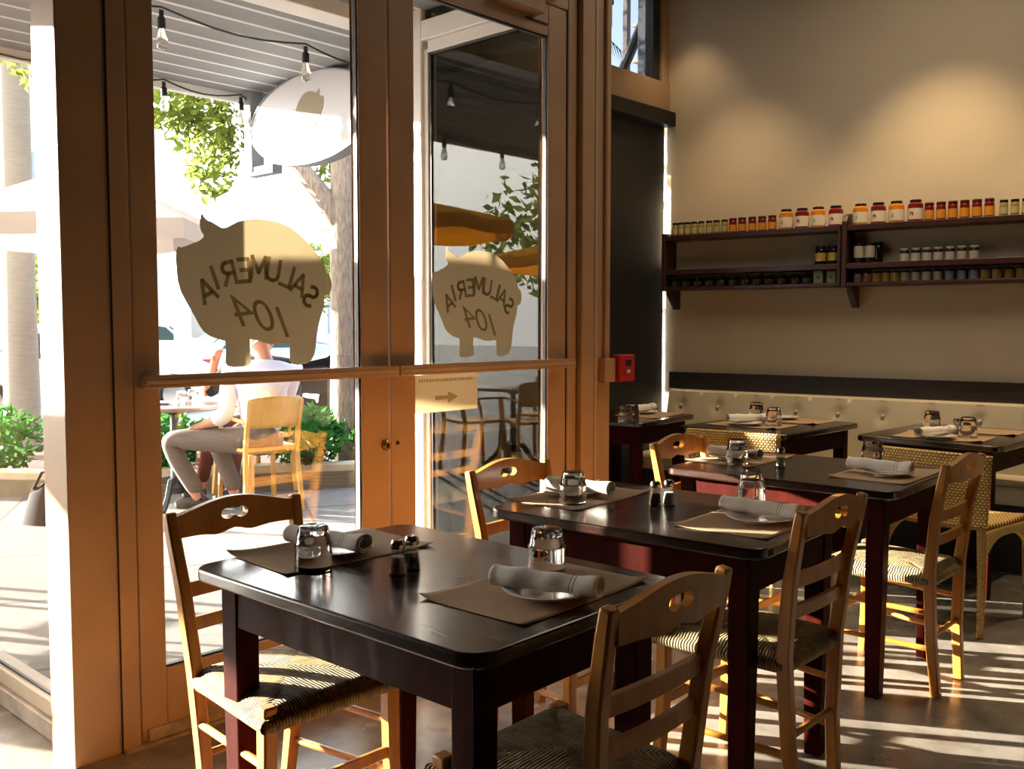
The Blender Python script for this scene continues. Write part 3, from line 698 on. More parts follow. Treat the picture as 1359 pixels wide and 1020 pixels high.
P_ = jar_proto('olive_jar', 'jar', .068, .031, M['jl_dark'], M['lidblack'], M['jl_dark'], lab=(.1,.6), neck=.95, lid_h=.2)
for ch in kids(P_):
    if ch.name.startswith('paper_label'): ch.data.materials[0] = mat('dark_grey_label', '#8a8678', .7, hex2='#1a1814', scale=45)
jar_row(P_, [.128,.204,.291,.375,.459,.548,.634,.716,.800,.885,.975,1.052], 'low', 'dark jars on the bottom shelf', 'squat dark jar on the bottom shelf', fromwin)
def tin(s, lab, first, proto, lidm):
    if first:
        proto = thing('tea_tin', '', 'tin')
        box('tin_body', M['tin'], -.030, .030, -.03, .03, 0, .074, proto, .004)
        box('tin_lid', lidm, -.031, .031, -.031, .031, .0745, .082, proto, .003)
        MB().prism([(-.008,.035),(.002,.028),(.010,.036),(.006,.048),(-.004,.050)], -.0312, -.0303, 'XZ').build('printed_emblem', M['emb_red'], proto, smooth=0)
    return spread(proto, first, onwall(s, .09, SHZ['low'] + .0005), WROT, lab, 'green tins beside the divider')
tin(1.133, 'pale green tin with green lid beside the dark jars', True, None, M['tin'])
tin(1.215, 'pale green tin with red lid against the shelf divider', True, None, M['emb_red'])
def lowrow(ss, labm, content, lidm, desc, grp, frm=('from the left', 'at its right end')):
    p_ = jar_proto('jam_jar', 'jar', .067, .0262, content, lidm, labm, lab=(.08,.80), neck=.95, lid_h=.16)
    jar_row(p_, ss, 'low', grp, desc, frm)
lowrow([1.372,1.428], mat('pink_white_label', '#d3b8b0', .7, hex2='#b05048', scale=60), M['jl_jam'], M['lidblack'], 'small pinkish-labelled jar on the right bottom shelf', 'pink labelled jars on the bottom shelf')
lowrow([1.484,1.538,1.592], M['labyellow'], M['jl_gold'], M['lidblack'], 'small yellow-labelled jar on the right bottom shelf', 'yellow labelled jars on the bottom shelf')
lowrow([1.650,1.709,1.769,1.832], M['labwhite'], M['jl_jam'], M['lidblack'], 'small white-labelled jar on the right bottom shelf', 'white labelled jars on the bottom shelf')
lowrow([1.897,1.962,2.026], M['labblue'], M['jl_jam'], M['lidblack'], 'small bluish-labelled jar on the right bottom shelf', 'bluish labelled jars on the bottom shelf')
lowrow([2.088,2.148,2.210,2.270], mat('gold_label', '#b89a4c', .6), M['jl_gold'], M['lidblack'], 'small gold-labelled jar on the right bottom shelf', 'gold labelled jars on the bottom shelf')

# ------------------------------------------------------------------ tables
TZ = .74
def rounded(w, d, r, n=6):
    pts = []
    for cx, cy, a0 in ((w/2-r, d/2-r, 0), (-w/2+r, d/2-r, 90), (-w/2+r, -d/2+r, 180), (w/2-r, -d/2+r, 270)):
        for i in range(n+1):
            a = R(a0 + 90*i/n); pts.append((cx + r*math.cos(a), cy + r*math.sin(a)))
    return pts
def table(name, w, d, loc, rotz, label):
    t = thing(name, label, 'table', loc, rotz, 'dark wooden dining tables')
    pts = rounded(w, d, .055); mb = MB()
    mb.prism(pts, TZ-.030, TZ)
    mb.build('tabletop', M['table'], t, smooth=40, bevel=.006)
    iw, idp = w/2-.055, d/2-.055
    for (x0,x1,y0,y1) in ((-iw,iw,-idp,-idp+.022),(-iw,iw,idp-.022,idp),(-iw,-iw+.022,-idp,idp),(iw-.022,iw,-idp,idp)):
        box('apron', M['tableleg'], x0,x1,y0,y1, TZ-.135, TZ-.031, t, .002)
    L = .062
    for sx in (-1,1):
        for sy in (-1,1):
            cx, cy = sx*(iw-L/2+.004), sy*(idp-L/2+.004)
            MB().sweep([(cx,cy,TZ-.031),(cx,cy,.45),(cx,cy,0)], [(L,L),(L*.97,L*.97),(L*.80,L*.80)], (0,1,0)).build('leg', M['tableleg'], t, smooth=0, bevel=.004)
    return t
table('dining_table', .925, .665, (1.210, 1.440, 0), R(1.0), 'front dark wooden dining table nearest the camera')
table('dining_table', .90, .665, (1.185, 2.440, 0), R(3.5), 'second dark dining table from the camera, behind the front one')
table('dining_table', .90, .70, (1.115, 3.525, 0), R(2.0), 'third dark dining table, before the wicker chairs')
table('dining_table', .66, .87, (.205, 4.935, 0), R(-2), 'dark table at the bench, left of the other bench table')
table('dining_table', .70, .86, (1.135, 5.165, 0), R(-2), 'dark table at the bench, furthest right in view')
table('dining_table', .62, .70, (-.70, 4.80, 0), R(6), 'dark corner table beside the black blind')

# ------------------------------------------------------------------ chairs
def rush_seat():
    W0, W1, D0, D1, Z = .155, .192, .055, .435, .447
    mb = MB(); n = 40
    def fn(a, b):
        u, v = a*2-1, b*2-1                       # u along x (depth), v along y (width)
        x = D0 + (D1-D0)*a; w = W0 + (W1-W0)*a; y = w*v
        e = max(abs(u), abs(v))
        z = Z + .012*(1-e) - .016*max(0, (e-.86)/.14)**2
        if abs(u) > abs(v): rip = math.sin(v*w/.0052*math.pi)
        else: rip = math.sin(x/.0052*math.pi)
        seam = math.exp(-((abs(abs(u)-abs(v)))/.05)**2)
        z += - .005*seam*min(1, e*1.6)
        return (x, y, z)
    mb.grid(fn, n, n)
    # rolled outer edge, wrapped round the rails
    for side in range(4):
        def ed(a, b, side=side):
            t = a*2-1; ang = b*math.pi*.95; r = .017
            if side == 0: p, nrm = (D0, W0*t), (-1, 0)
            elif side == 1: p, nrm = (D1, W1*t), (1, 0)
            elif side == 2: p, nrm = (D0+(D1-D0)*a, -(W0+(W1-W0)*a)), (0, -1)
            else: p, nrm = (D0+(D1-D0)*a, (W0+(W1-W0)*a)), (0, 1)
            q = (p[1] if side < 2 else p[0])
            rip = 0
            return (p[0]+nrm[0]*(r*math.sin(ang)+rip), p[1]+nrm[1]*(r*math.sin(ang)+rip), Z-.016-r+r*math.cos(ang))
        mb.grid(ed, n, 6)
    return mb
def crest_mesh():
    """top rail: arched above, two-lobed handle hole, gently waved below"""
    T = .020; Y = .172; N = 60
    top = lambda y: .822 + .030*(math.cos(math.pi*y/(2*Y)))**1.3
    bot = lambda y: .765 - .007*math.exp(-((abs(y)-.05)/.035)**2) + .004*math.exp(-(y/.03)**2)
    hw, hc = .040, .808
    ht = lambda y: hc + .015*math.sqrt(max(0, 1-(y/hw)**4))
    hb = lambda y: hc - .015*math.sqrt(max(0, 1-(y/hw)**4)) + .008*math.exp(-(y/.010)**2)
    bend = lambda y: -.012*(1-(y/Y)**2) 
    ys = sorted(set([-Y+2*Y*i/N for i in range(N+1)] + [-hw, hw] + [hw*(-1+2*i/24) for i in range(25)]))
    mb = MB()
    def strip(lo, hi, yy):
        vs = []
        for y in yy:
            x = bend(y)
            vs += [(x-T/2,y,lo(y)),(x-T/2,y,hi(y)),(x+T/2,y,hi(y)),(x+T/2,y,lo(y))]
        fs = []
        for i in range(len(yy)-1):
            a, b = i*4, (i+1)*4
            for j in range(4): fs.append((a+j, a+(j+1)%4, b+(j+1)%4, b+j))
        fs += [(0,1,2,3), tuple((len(yy)-1)*4+j for j in (3,2,1,0))]
        mb.add(vs, fs)
    strip(bot, top, [y for y in ys if y <= -hw+1e-9]); strip(bot, top, [y for y in ys if y >= hw-1e-9])
    mid = [y for y in ys if -hw-1e-9 <= y <= hw+1e-9]
    strip(ht, top, mid); strip(bot, hb, mid)
    return mb
def make_chair():
    t = thing('rush_seat_chair', '', 'chair')
    for s in (-1, 1):
        pts = [(.035, .118*s, 0), (.052, .132*s, .2), (.056, .155*s, .44), (.036, .170*s, .64), (.010, .181*s, .78), (.0, .184*s, .832)]
        MB().sweep(pts, [(.030,.032),(.032,.036),(.032,.038),(.031,.034),(.030,.030),(.028,.026)], (0,1,0)).build('back_post', M['honey'], t, smooth=30, bevel=.005)
        MB().sweep([(.425, .186*s, 0), (.412, .180*s, .22), (.412, .176*s, .452)], [(.030,.030),(.034,.034),(.036,.036)], (0,1,0)).build('leg', M['honey'], t, smooth=30, bevel=.005)
        for z, zf in ((.30, .31), (.17, .18)):
            MB().sweep([(.056, .145*s-(.012*s if z < .2 else 0), z), (.412, .178*s, zf)], .0095, (0,1,0)).build('stretcher', M['honey'], t)
    crest_mesh().build('crest_rail', M['honey'], t, smooth=30, bevel=.002)
    for z0, h, yy, x in ((.622, .038, .160, .040), (.538, .034, .157, .048)):
        mb = MB(); mb.grid(lambda a, b: (x - .010*math.sin(math.pi*a) + .007, -yy + 2*yy*a, z0 + h*b), 12, 1)
        mb.grid(lambda a, b: (x - .010*math.sin(math.pi*a) - .007, -yy + 2*yy*a, z0 + h*b), 12, 1)
        mb.grid(lambda a, b: (x - .010*math.sin(math.pi*a) - .007 + .014*b, -yy + 2*yy*a, z0 + h), 12, 1)
        mb.grid(lambda a, b: (x - .010*math.sin(math.pi*a) - .007 + .014*b, -yy + 2*yy*a, z0), 12, 1)
        mb.build('back_slat', M['honey'], t)
    rush_seat().build('rush_seat', M['rush'], t, smooth=60)
    mb = MB()
    mb.sweep([(.412,-.178,.408),(.412,.178,.408)], [(.022,.030)]*2, (1,0,0)); mb.sweep([(.056,-.15,.408),(.056,.15,.408)], [(.022,.026)]*2, (1,0,0))
    for s in (-1,1): mb.sweep([(.056,.152*s,.408),(.412,.176*s,.408)], [(.022,.028)]*2, (0,1,0))
    mb.build('seat_rail', M['honey'], t, smooth=30, bevel=.003)
    MB().sweep([(.414,-.175,.235),(.414,.175,.235)], [(.012,.030)]*2, (1,0,0)).build('stretcher', M['honey'], t, smooth=30, bevel=.003)
    MB().sweep([(.054,-.135,.215),(.054,.135,.215)], .010, (1,0,0)).build('stretcher', M['honey'], t)
    return t
CH = make_chair()
for i, (x, y, rz, lab) in enumerate([
    (.565, 1.335, 0, 'rush-seated chair on the door side of the front table, dark crest rail'),
    (1.853, 1.440, 180, 'rush-seated chair nearest the camera, at the right end of the front table'),
    (.622, 2.330, 0, 'orange-lit rush-seated chair between the right door and the second table'),
    (1.712, 2.425, 180, 'golden rush-seated chair at the right end of the second table'),
    (.635, 3.340, 0, 'rush-seated chair on the window side of the third table'),
    (1.690, 3.530, 180, 'rush-seated chair at the right end of the third table, before the wicker chair')]):
    spread(CH, i == 0, (x, y, 0), R(rz), lab, 'wooden rush seat chairs')

def uvgrid(mb_fn, nu, nv, su, sv, name, m, parent, thick=.014):
    me = bpy.data.meshes.new(name); vs = [mb_fn(i/nu, j/nv) for i in range(nu+1) for j in range(nv+1)]
    fs = [(i*(nv+1)+j, (i+1)*(nv+1)+j, (i+1)*(nv+1)+j+1, i*(nv+1)+j+1) for i in range(nu) for j in range(nv)]
    me.from_pydata(vs, [], fs); uv = me.uv_layers.new(name='uv')
    for p in me.polygons:
        for li, vi in zip(p.loop_indices, p.vertices): uv.data[li].uv = (vi // (nv+1) / nu * su, vi % (nv+1) / nv * sv)
    me.polygons.foreach_set('use_smooth', [True]*len(me.polygons)); me.materials.append(m); me.update()
    o = place(name, me, parent)
    md = o.modifiers.new('thickness', 'SOLIDIFY'); md.thickness = thick; md.offset = 0
    return o
def make_wicker():
    t = thing('wicker_chair', '', 'chair')
    def back(a, b):
        y = -1 + 2*a; z = .46 + .32*b
        w = .228 + .022*b
        x = .015 - .055*b - .02 + .055*y*y*(.4+.6*b)
        return (x, y*w, z - .018*y*y*b + .012*b*(1-y*y)*-1)
    uvgrid(back, 24, 10, .46, .32, 'backrest', M['wicker'], t, .016)
    uvgrid(lambda a, b: (.02 + .42*b, (-1+2*a)*(.205+.02*b), .445 + .012*(-1+2*a)**2 - .01*math.sin(math.pi*b)), 20, 20, .44, .42, 'seat', M['wicker'], t, .02)
    for s in (-1, 1):
        def apron(a, b, s=s):
            x = .02 + .42*a; arch = .10*(abs(2*a-1)**3)
            return (x, s*(.212+.015*a), .44 - b*(.035+arch))
        uvgrid(apron, 24, 4, .42, .1, 'side_apron', M['wicker'], t, .016)
        MB().sweep([(.018,.205*s,.46),(.008,.215*s,.24),(-.01,.222*s,.0)], [.020,.017,.014], (0,1,0)).build('leg', M['wicker_leg'], t)
        MB().sweep([(.435,.222*s,.45),(.440,.226*s,.24),(.450,.230*s,.0)], [.020,.017,.014], (0,1,0)).build('leg', M['wicker_leg'], t)
    uvgrid(lambda a, b: (.445, (-1+2*a)*.225, .44 - b*(.03+.08*abs(2*a-1)**3)), 20, 4, .44, .1, 'front_apron', M['wicker'], t, .016)
    return t
M['wicker_leg'] = wavemat('wrapped_wicker_legs', '#8a6a30', '#cfa556', 'Z', 45, .55, .6)
WK = make_wicker()
spread(WK, True, (.335, 4.30, 0), R(97), 'yellow wicker chair tucked under the left bench table', 'yellow wicker chairs')
spread(WK, False, (1.345, 4.215, 0), R(84), 'yellow wicker chair before the right bench table', 'yellow wicker chairs')

# ------------------------------------------------------------------ place settings
def make_mat(w=.285, d=.425):
    def fn(a, b):
        u, v = a-.5, b-.5
        c = max(0, (abs(u)*2)**6 * (abs(v)*2)**6)
        return (u*w, v*d, .0012 + (.010*c if (u > 0) == (v > 0) else .003*c))
    mb = MB(); mb.grid(fn, 18, 24)
    me = mb.mesh('placemat', M['paper'], 60)
    o = place('placemat', me); md = o.modifiers.new('thickness', 'SOLIDIFY'); md.thickness = .0008; md.offset = 0
    return o
def make_plate():
    r = .094
    return MB().lathe([(0,.004),(.045,.004),(.047,.0),(.050,.0),(.052,.004),(.066,.0085),(r,.016),(r+.001,.0175),(r-.001,.0185),(.066,.0115),(.050,.0075),(0,.0072)], 48).build('side_plate', M['china'], None, smooth=50)
def make_napkin():
    t = thing('rolled_napkin', '', 'napkin')
    Ln, N = .235, 40
    prof = []
    turns = 1.6
    def fn(a, b):
        x = (a-.5)*Ln
        th = b*2*math.pi*turns
        end = abs(a-.5)*2
        r = (.014 + .0125*b + .0015*math.sin(a*19+b*5) + .0015*math.sin(a*7)) * (1 + .10*end**4)
        return (x + .006*b*math.sin(a*3), r*1.12*math.cos(th+1.9), r*.82*math.sin(th+1.9))
    mb = MB(); mb.grid(fn, 44, 64)
    me = mb.mesh('cloth_roll', M['cloth'], 60)
    o = place('cloth_roll', me, t, (0,0,.0225)); md = o.modifiers.new('thickness', 'SOLIDIFY'); md.thickness = .0022; md.offset = 0
    for xx in (.062, .070):
        def st(a, b, xx=xx):
            th = -.35 + a*math.pi*1.25; r = .0285
            return (xx + .0022*b + .004*math.sin(th), r*1.12*math.cos(th), r*.82*math.sin(th))
        mb = MB(); mb.grid(st, 20, 1); q = place('woven_stripe', mb.mesh('woven_stripe', M['stripe'], 60), t, (0,0,.0225))
    return t
def make_tumbler():
    # upside down tumbler: wide rim on the table, thick base in the air, a moulded ring below it
    h = .100
    prof = [(.0420,.0),(.0435,.003),(.0430,.012),(.0415,.052),(.0432,.056),(.0432,.060),(.0395,.064),(.0350,h-.008),(.0335,h-.002),(.030,h),
            (0,h-.001)]
    inner = [(0,h-.020),(.026,h-.020),(.0315,h-.026),(.0365,.060),(.0385,.050),(.0405,.012),(.0410,.0)]
    return MB().lathe(prof + inner, 40).build('water_tumbler', M['glass'], None, smooth=40)
def make_shaker(kind):
    t = thing(kind + '_shaker', '', 'shaker')
    MB().lathe([(0,0),(.0205,0),(.0215,.004),(.021,.010),(.0165,.045),(.015,.056),(.0145,.060),(0,.060)], 12).build('glass_body', M['shaker_glass'], t, smooth=25)
    MB().lathe([(0,.004),(.0175,.004),(.0180,.010),(.0140,.042),(0,.043)], 16).build(kind + '_fill', M['salt'] if kind == 'salt' else M['pepper'], t)
    MB().lathe([(0,.0605),(.0165,.0605),(.017,.066),(.0165,.074),(.012,.080),(0,.082)], 20).build('cap', M['chrome'], t)
    return t
M['shaker_glass'] = panemat('shaker_glass_wall', '#eef0ee', .12)
tag(MAT := make_mat(), '', 'placemat'); PLATE = make_plate(); tag(PLATE, '', 'plate'); NAP = make_napkin(); TUM = make_tumbler(); tag(TUM, '', 'glass')
SALT = make_shaker('salt'); PEP = make_shaker('pepper')
used = set()
def put(proto, x, y, z, rz, label, group):
    first = proto.name not in used; used.add(proto.name)
    return spread(proto, first, (x, y, z), R(rz), label, group)
def setting(tn, x, y, rz, plate, nap, tum, where):
    """one place setting; nap = ((x0,y0),(x1,y1)) ends"""
    put(MAT, x, y, TZ + .0002, rz, 'brown paper placemat ' + where, 'paper placemats')
    if plate: put(PLATE, plate[0] + .016, plate[1] - .020, TZ + .0022, 0, 'white side plate under the napkin ' + where, 'white side plates')
    if nap:
        (x0,y0),(x1,y1) = nap; put(NAP, (x0+x1)/2, (y0+y1)/2, TZ + .0165, math.degrees(math.atan2(y1-y0, x1-x0)), 'rolled white napkin on the plate ' + where, 'rolled napkins')
    if tum: put(TUM, tum[0], tum[1], TZ + .0025, 0, 'upturned water tumbler ' + where, 'upturned tumblers')
setting(1, .865, 1.425, -3, (.885,1.425), ((.775,1.368),(.995,1.420)), (.992,1.278), 'at the door end of the front table')
setting(1, 1.475, 1.505, 2, (1.510,1.500), ((1.425,1.428),(1.645,1.496)), (1.400,1.622), 'at the right end of the front table')
setting(2, .845, 2.430, 4, (.800,2.455), ((.735,2.405),(.965,2.440)), (.915,2.310), 'at the door end of the second table')
setting(2, 1.450, 2.460, 4, (1.465,2.475), ((1.350,2.475),(1.585,2.490)), (1.345,2.652), 'at the right end of the second table')
setting(3, .790, 3.570, 2, (.740,3.560), ((.690,3.492),(.925,3.482)), (.866,3.405), 'at the window end of the third table')
setting(3, 1.395, 3.580, 2, (1.400,3.560), ((1.270,3.535),(1.505,3.545)), (1.275,3.745), 'at the right end of the third table')
setting(4, .145, 4.830, 90, (.120,4.800), ((.040,4.760),(.175,4.940)), (.262,4.865), 'at the near side of the left bench table')
setting(4, .195, 5.215, 88, (.105,5.260), None, (.020,5.115), 'at the bench side of the left bench table')
setting(5, 1.135, 4.960, 92, (1.120,4.880), ((1.080,4.780),(1.165,4.990)), (1.235,5.015), 'at the near side of the right bench table')
setting(5, 1.180, 5.380, 88, None, None, (.985,5.235), 'at the bench side of the right bench table')
setting(6, -.62, 4.95, 8, (-.71,4.99), ((-.716,4.875),(-.705,5.105)), None, 'on the corner table by the blind')
for x, y in ((-.452,4.46), (-.478,4.56)): put(TUM, x, y, TZ + .0005, 0, 'upturned water tumbler at the near edge of the corner table, %s the other' % ('left of' if y < 4.5 else 'right of'), 'upturned tumblers')
put(SALT, 1.168, 1.380, TZ, 0, 'salt shaker at the middle of the front table', 'shakers')
put(PEP, 1.160, 1.428, TZ, 20, 'pepper shaker at the middle of the front table', 'shakers')
put(PEP, 1.133, 2.443, TZ, 0, 'pepper shaker at the middle of the second table', 'shakers')
put(SALT, 1.150, 2.492, TZ, 30, 'salt shaker at the middle of the second table', 'shakers')
put(SALT, 1.030, 3.455, TZ, 0, 'salt shaker at the middle of the third table', 'shakers')
put(SALT, 1.138, 5.150, TZ, 10, 'salt shaker on the right bench table', 'shakers')
# ------------------------------------------------------------------ outside: ground, soffit, strings of bulbs
def poly_slab(name, m, pts, z0, z1):
    return struct(MB().prism(pts, z0, z1).build(name, m, None, smooth=0))
poly_slab('sidewalk', M['pave'], [(0,1.26),(0,3.36),(-1.05,3.36),(-1.05,12),(-1.6,26),(-12,26),(-5.2,6.4),(-4.45,4.2),(-5.3,2.6),(-8.5,-3),(-9,-14),(-1.13,-14),(-1.13,1.26)], -.12, -.004)
struct(box('street', M['asphalt'], -70, -1.0, -40, 70, -.6, -.13))
struct(box('far_wall_slab', M['bldg'], -1.05, 7, 7.25, 7.4, 0, 6)) if False else None
sf = sempty('soffit')
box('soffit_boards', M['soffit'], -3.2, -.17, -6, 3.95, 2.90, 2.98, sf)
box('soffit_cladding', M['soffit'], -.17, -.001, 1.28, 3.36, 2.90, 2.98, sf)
box('fascia_sun_block', M['alu'], -3.26, -3.2, -6, 4.62, 2.84, 4.9, sf, .005)  # soffit edge, made taller and longer to block sun from the back wall
box('end_beam', M['alu'], -3.2, -.2, 3.86, 3.98, 2.80, 4.9, sf, .005)
box('cross_beam', M['alu'], -1.30, -1.14, -6, 3.3, 2.83, 2.91, sf, .005)
def string_lights(x, ys, y0, y1, label):
    t = thing('string_light', label, 'string lights', (x, 0, 2.90), 0, 'strings of bulbs under the canopy')
    pts = []; a = sorted(ys)
    stops = [y0] + a + [y1]
    for i in range(len(stops)-1):
        for k in range(6):
            f = k/6; pts.append((0, stops[i] + (stops[i+1]-stops[i])*f, -.03 - .045*math.sin(math.pi*f)))
    pts.append((0, y1, -.03))
    MB().sweep(pts, .006, (1,0,0), n=6).build('cord', M['black'], t)
    for y in a:
        s_ = MB().lathe([(0,-.045),(.012,-.045),(.012,-.075),(.020,-.085),(.020,-.135),(0,-.135)], 12, (0,y,0)).build('bulb_socket', M['black'], t)
        MB().lathe([(.012,-.135),(.016,-.150),(.028,-.185),(.030,-.205),(.022,-.230),(0,-.24)], 14, (0,y,0)).build('bulb', M['bulb'], s_)
string_lights(-1.78, [-1.04,-.18,.67,1.52,2.378,3.232], -3.2, 3.86, 'string of clear bulbs running across the middle of the canopy')
string_lights(-3.10, [.5,1.2,1.9,2.5,3.07,3.628], -2.0, 3.9, 'string of clear bulbs along the outer edge of the canopy')
# oval blade sign
t = thing('hanging_sign', 'white oval sign hung at the end of the canopy', 'sign', (-2.39, 3.72, 2.62))
el = [(.66*math.cos(2*math.pi*i/56), .285*math.sin(2*math.pi*i/56)) for i in range(56)]
MB().prism(el, -.045, .045, 'XZ').build('sign_panel', M['signwhite'], t, smooth=40, bevel=.006)
MB().lathe([(1,-.05),(1.02,-.05),(1.02,.05),(1,.05)], 56, axis='Y', closed=True).xform(Matrix.Diagonal((.66,1,.285,1))).build('sign_rim', M['signgrey'], t)
MB().prism([((u-459)/918*.30*-1+.02, .165-(v-8)/900*.24) for u, v in PIG], -.049, -.046, 'XZ').build('pig_emblem', M['pig'], t, smooth=0)
box('sign_post', M['signgrey'], -.74, -.655, -.05, .05, -.27, .28, t, .004)
box('sign_arm', M['signgrey'], -.74, -.42, -.04, .04, -.30, -.24, t, .004)

# ------------------------------------------------------------------ plants
def leaves(mb, c, rad, n, size, hang=0, rnd=random, shell=.35):
    for _ in range(n):
        while True:
            d = Vector((rnd.uniform(-1,1), rnd.uniform(-1,1), rnd.uniform(-1,1)))
            if shell < d.length < 1: break
        p = Vector(c) + Vector((d.x*rad[0], d.y*rad[1], d.z*rad[2]))
        a = Vector((rnd.gauss(0,1), rnd.gauss(0,1), rnd.gauss(0,.6) - hang)).normalized(); b = a.cross(Vector((rnd.gauss(0,1), rnd.gauss(0,1), rnd.gauss(0,1)))).normalized()
        s = size * rnd.uniform(.6, 1.3); u = a.cross(b)*s*.12
        mb.add([p - a*s, p + b*s*.42 + u, p + a*s, p - b*s*.42 + u], [(0,1,2),(0,2,3)])
def trunk(mb, pts, rads, n=12): mb.sweep(pts, rads, (1,0,0), n=n)
rr = random.Random(11)
t = thing('street_tree', 'grey forked tree in the planter beside the black car', 'tree', (0,0,0))
mb = MB(); trunk(mb, [(-3.86,5.06,.10),(-3.87,5.07,.35),(-3.90,5.09,1.2),(-3.97,5.14,2.2),(-3.98,5.16,2.9),(-4.05,5.3,4.2)], [.17,.135,.118,.112,.105,.09]); mb.build('trunk', M['bark'], t)
mb = MB(); trunk(mb, [(-3.97,5.13,2.05),(-4.05,5.0,2.40),(-4.20,4.83,2.68),(-4.6,4.6,3.2),(-5.2,4.3,3.9)], [.07,.085,.075,.065,.05]); mb.build('branch', M['bark'], t)
mb = MB()
for c, r_, n in (((-5.3,3.9,3.55),(1.0,1.0,.55),1500),((-5.2,4.6,3.3),(.6,.5,.55),420),((-5.1,4.55,2.85),(.25,.25,.5),260),((-4.8,5.4,4.3),(1.4,1.2,.8),900),((-4.4,5.25,2.75),(.35,.3,.18),130)):
    leaves(mb, c, r_, int(n*1.7), .055, .6, rr)
mb.build('foliage', M['leaf'], t, smooth=0, fix=False)
t = thing('street_tree', 'leafy tree rising behind the yellow parasol, seen mirrored in the side window', 'tree', (0,0,0))
mb = MB(); trunk(mb, [(-8.6,1.9,-.13),(-8.5,1.8,3.0),(-7.6,.8,4.6),(-6.2,-.3,5.2)], [.15,.12,.09,.05]); mb.build('trunk', M['bark'], t)
mb = MB()
for c, r_, n in (((-6.1,-.2,4.5),(1.6,2.2,.9),1300),((-5.4,.6,3.7),(.6,.9,.5),300)): leaves(mb, c, r_, n, .085, .4, rr)
mb.build('foliage', M['leaf'], t, smooth=0, fix=False)
t = thing('palm_tree', 'pale smooth palm trunk seen through the far left window', 'tree', (-7.67,3.81,0))
mb = MB(); trunk(mb, [(0,0,-.35),(0,0,.2),(.02,0,2),(.03,0,4.5),(.0,0,6.5)], [.22,.18,.155,.15,.14]); mb.build('trunk', M['palmbark'], t)
def fronds(t, c, n, ln, rnd):
    for i in range(n):
        a = 2*math.pi*i/n + rnd.uniform(-.2,.2); up = rnd.uniform(-.3,.9); mb = MB(); pts = []
        for k in range(9):
            f = k/8; pts.append(Vector(c) + Vector((math.cos(a)*ln*f, math.sin(a)*ln*f, up*ln*f*.7 - ln*.75*f*f)))
        mb.sweep(pts, [.02*(1-.8*k/8) for k in range(9)], n=5)
        for k in range(1, 9):
            for q in range(4):
                f = (k-1+q/4)/8; p = pts[k-1].lerp(pts[k], q/4); tg = (pts[k]-pts[k-1]).normalized(); sd = tg.cross(Vector((0,0,1))).normalized()
                for s in (-1,1):
                    L_ = ln*.28*(1-.6*abs(f-.4)); e = p + sd*s*L_*.8 + tg*L_*.5 - Vector((0,0,L_*.45))
                    mb.add([p - tg*.018, p + tg*.018, e], [(0,1,2)])
        mb.build('frond', M['frond'], t, smooth=0, fix=False)
M['frond'] = translucent('dark_palm_fronds', '#2f3d2c', '#56683a', .3)
fronds(t, (0,0,6.5), 14, 2.0, rr)
t = thing('palm_tree', 'palm with hanging fronds seen through the high window', 'tree', (-7.15,10.8,0))
mb = MB(); trunk(mb, [(0,0,-.2),(0,0,3),(.0,0,5.9)], [.2,.15,.13]); mb.build('trunk', M['palmbark'], t)
fronds(t, (0,0,5.9), 11, 1.6, rr)
def shrub(c, rad, n, lab):
    t = thing('shrub', lab, 'shrub', c, 0, 'low shrubs in the planter')
    mb = MB(); leaves(mb, (0,0,rad[2]*.9), rad, n, .05, -.5, rr, .2); mb.build('foliage', M['shrub'], t, smooth=0, fix=False)
    mb = MB()
    for k in range(9):
        a = k*.7; mb.sweep([(0,0,-.02),(math.cos(a)*rad[0]*.6, math.sin(a)*rad[1]*.6, rad[2]*1.2)], .008, n=5)
    mb.build('stems', M['bark'], t)
shrub((-4.40,3.62,.14), (.36,.36,.26), 800, 'glossy green shrub behind the bistro table, on its left')
shrub((-4.30,4.05,.14), (.28,.28,.22), 420, 'glossy green shrub between the table and the seated people')
shrub((-3.72,4.55,.14), (.30,.36,.27), 800, 'glossy green shrub right of the seated man')
shrub((-3.62,5.30,.14), (.30,.34,.20), 420, 'small glossy shrub at the foot of the forked tree')
shrub((-5.40,2.75,.14), (.40,.40,.28), 600, 'pale shrub in the planter seen through the far left window')
# planter
CURB = [(-6.2,1.6),(-5.2,2.45),(-4.55,2.95),(-4.20,3.42),(-3.95,3.85),(-3.72,4.22),(-3.38,4.68),(-3.15,5.3),(-3.05,6.4)]
def ribbon(mb, pts, w, z0, z1):
    for i in range(len(pts)-1):
        a, b = Vector(pts[i]+(0,)), Vector(pts[i+1]+(0,))
    L_ = []; R_ = []
    for i, p in enumerate(pts):
        q = Vector(pts[min(i+1,len(pts)-1)]) - Vector(pts[max(i-1,0)]); q.normalize(); nrm = Vector((-q.y, q.x))
        L_.append((p[0]+nrm.x*w, p[1]+nrm.y*w)); R_.append(p)
    mb.prism(R_ + L_[::-1], z0, z1)
pl = sempty('planter')
mb = MB(); ribbon(mb, CURB, .16, -.05, .19); mb.build('planter_curb', M['curb'], pl, smooth=30, bevel=.012)
MB().prism(CURB + [(-4.4,6.6),(-5.4,5.0),(-6.4,3.6),(-7.0,2.2)], -.05, .13).build('planter_soil', M['mulch'], pl, smooth=0)

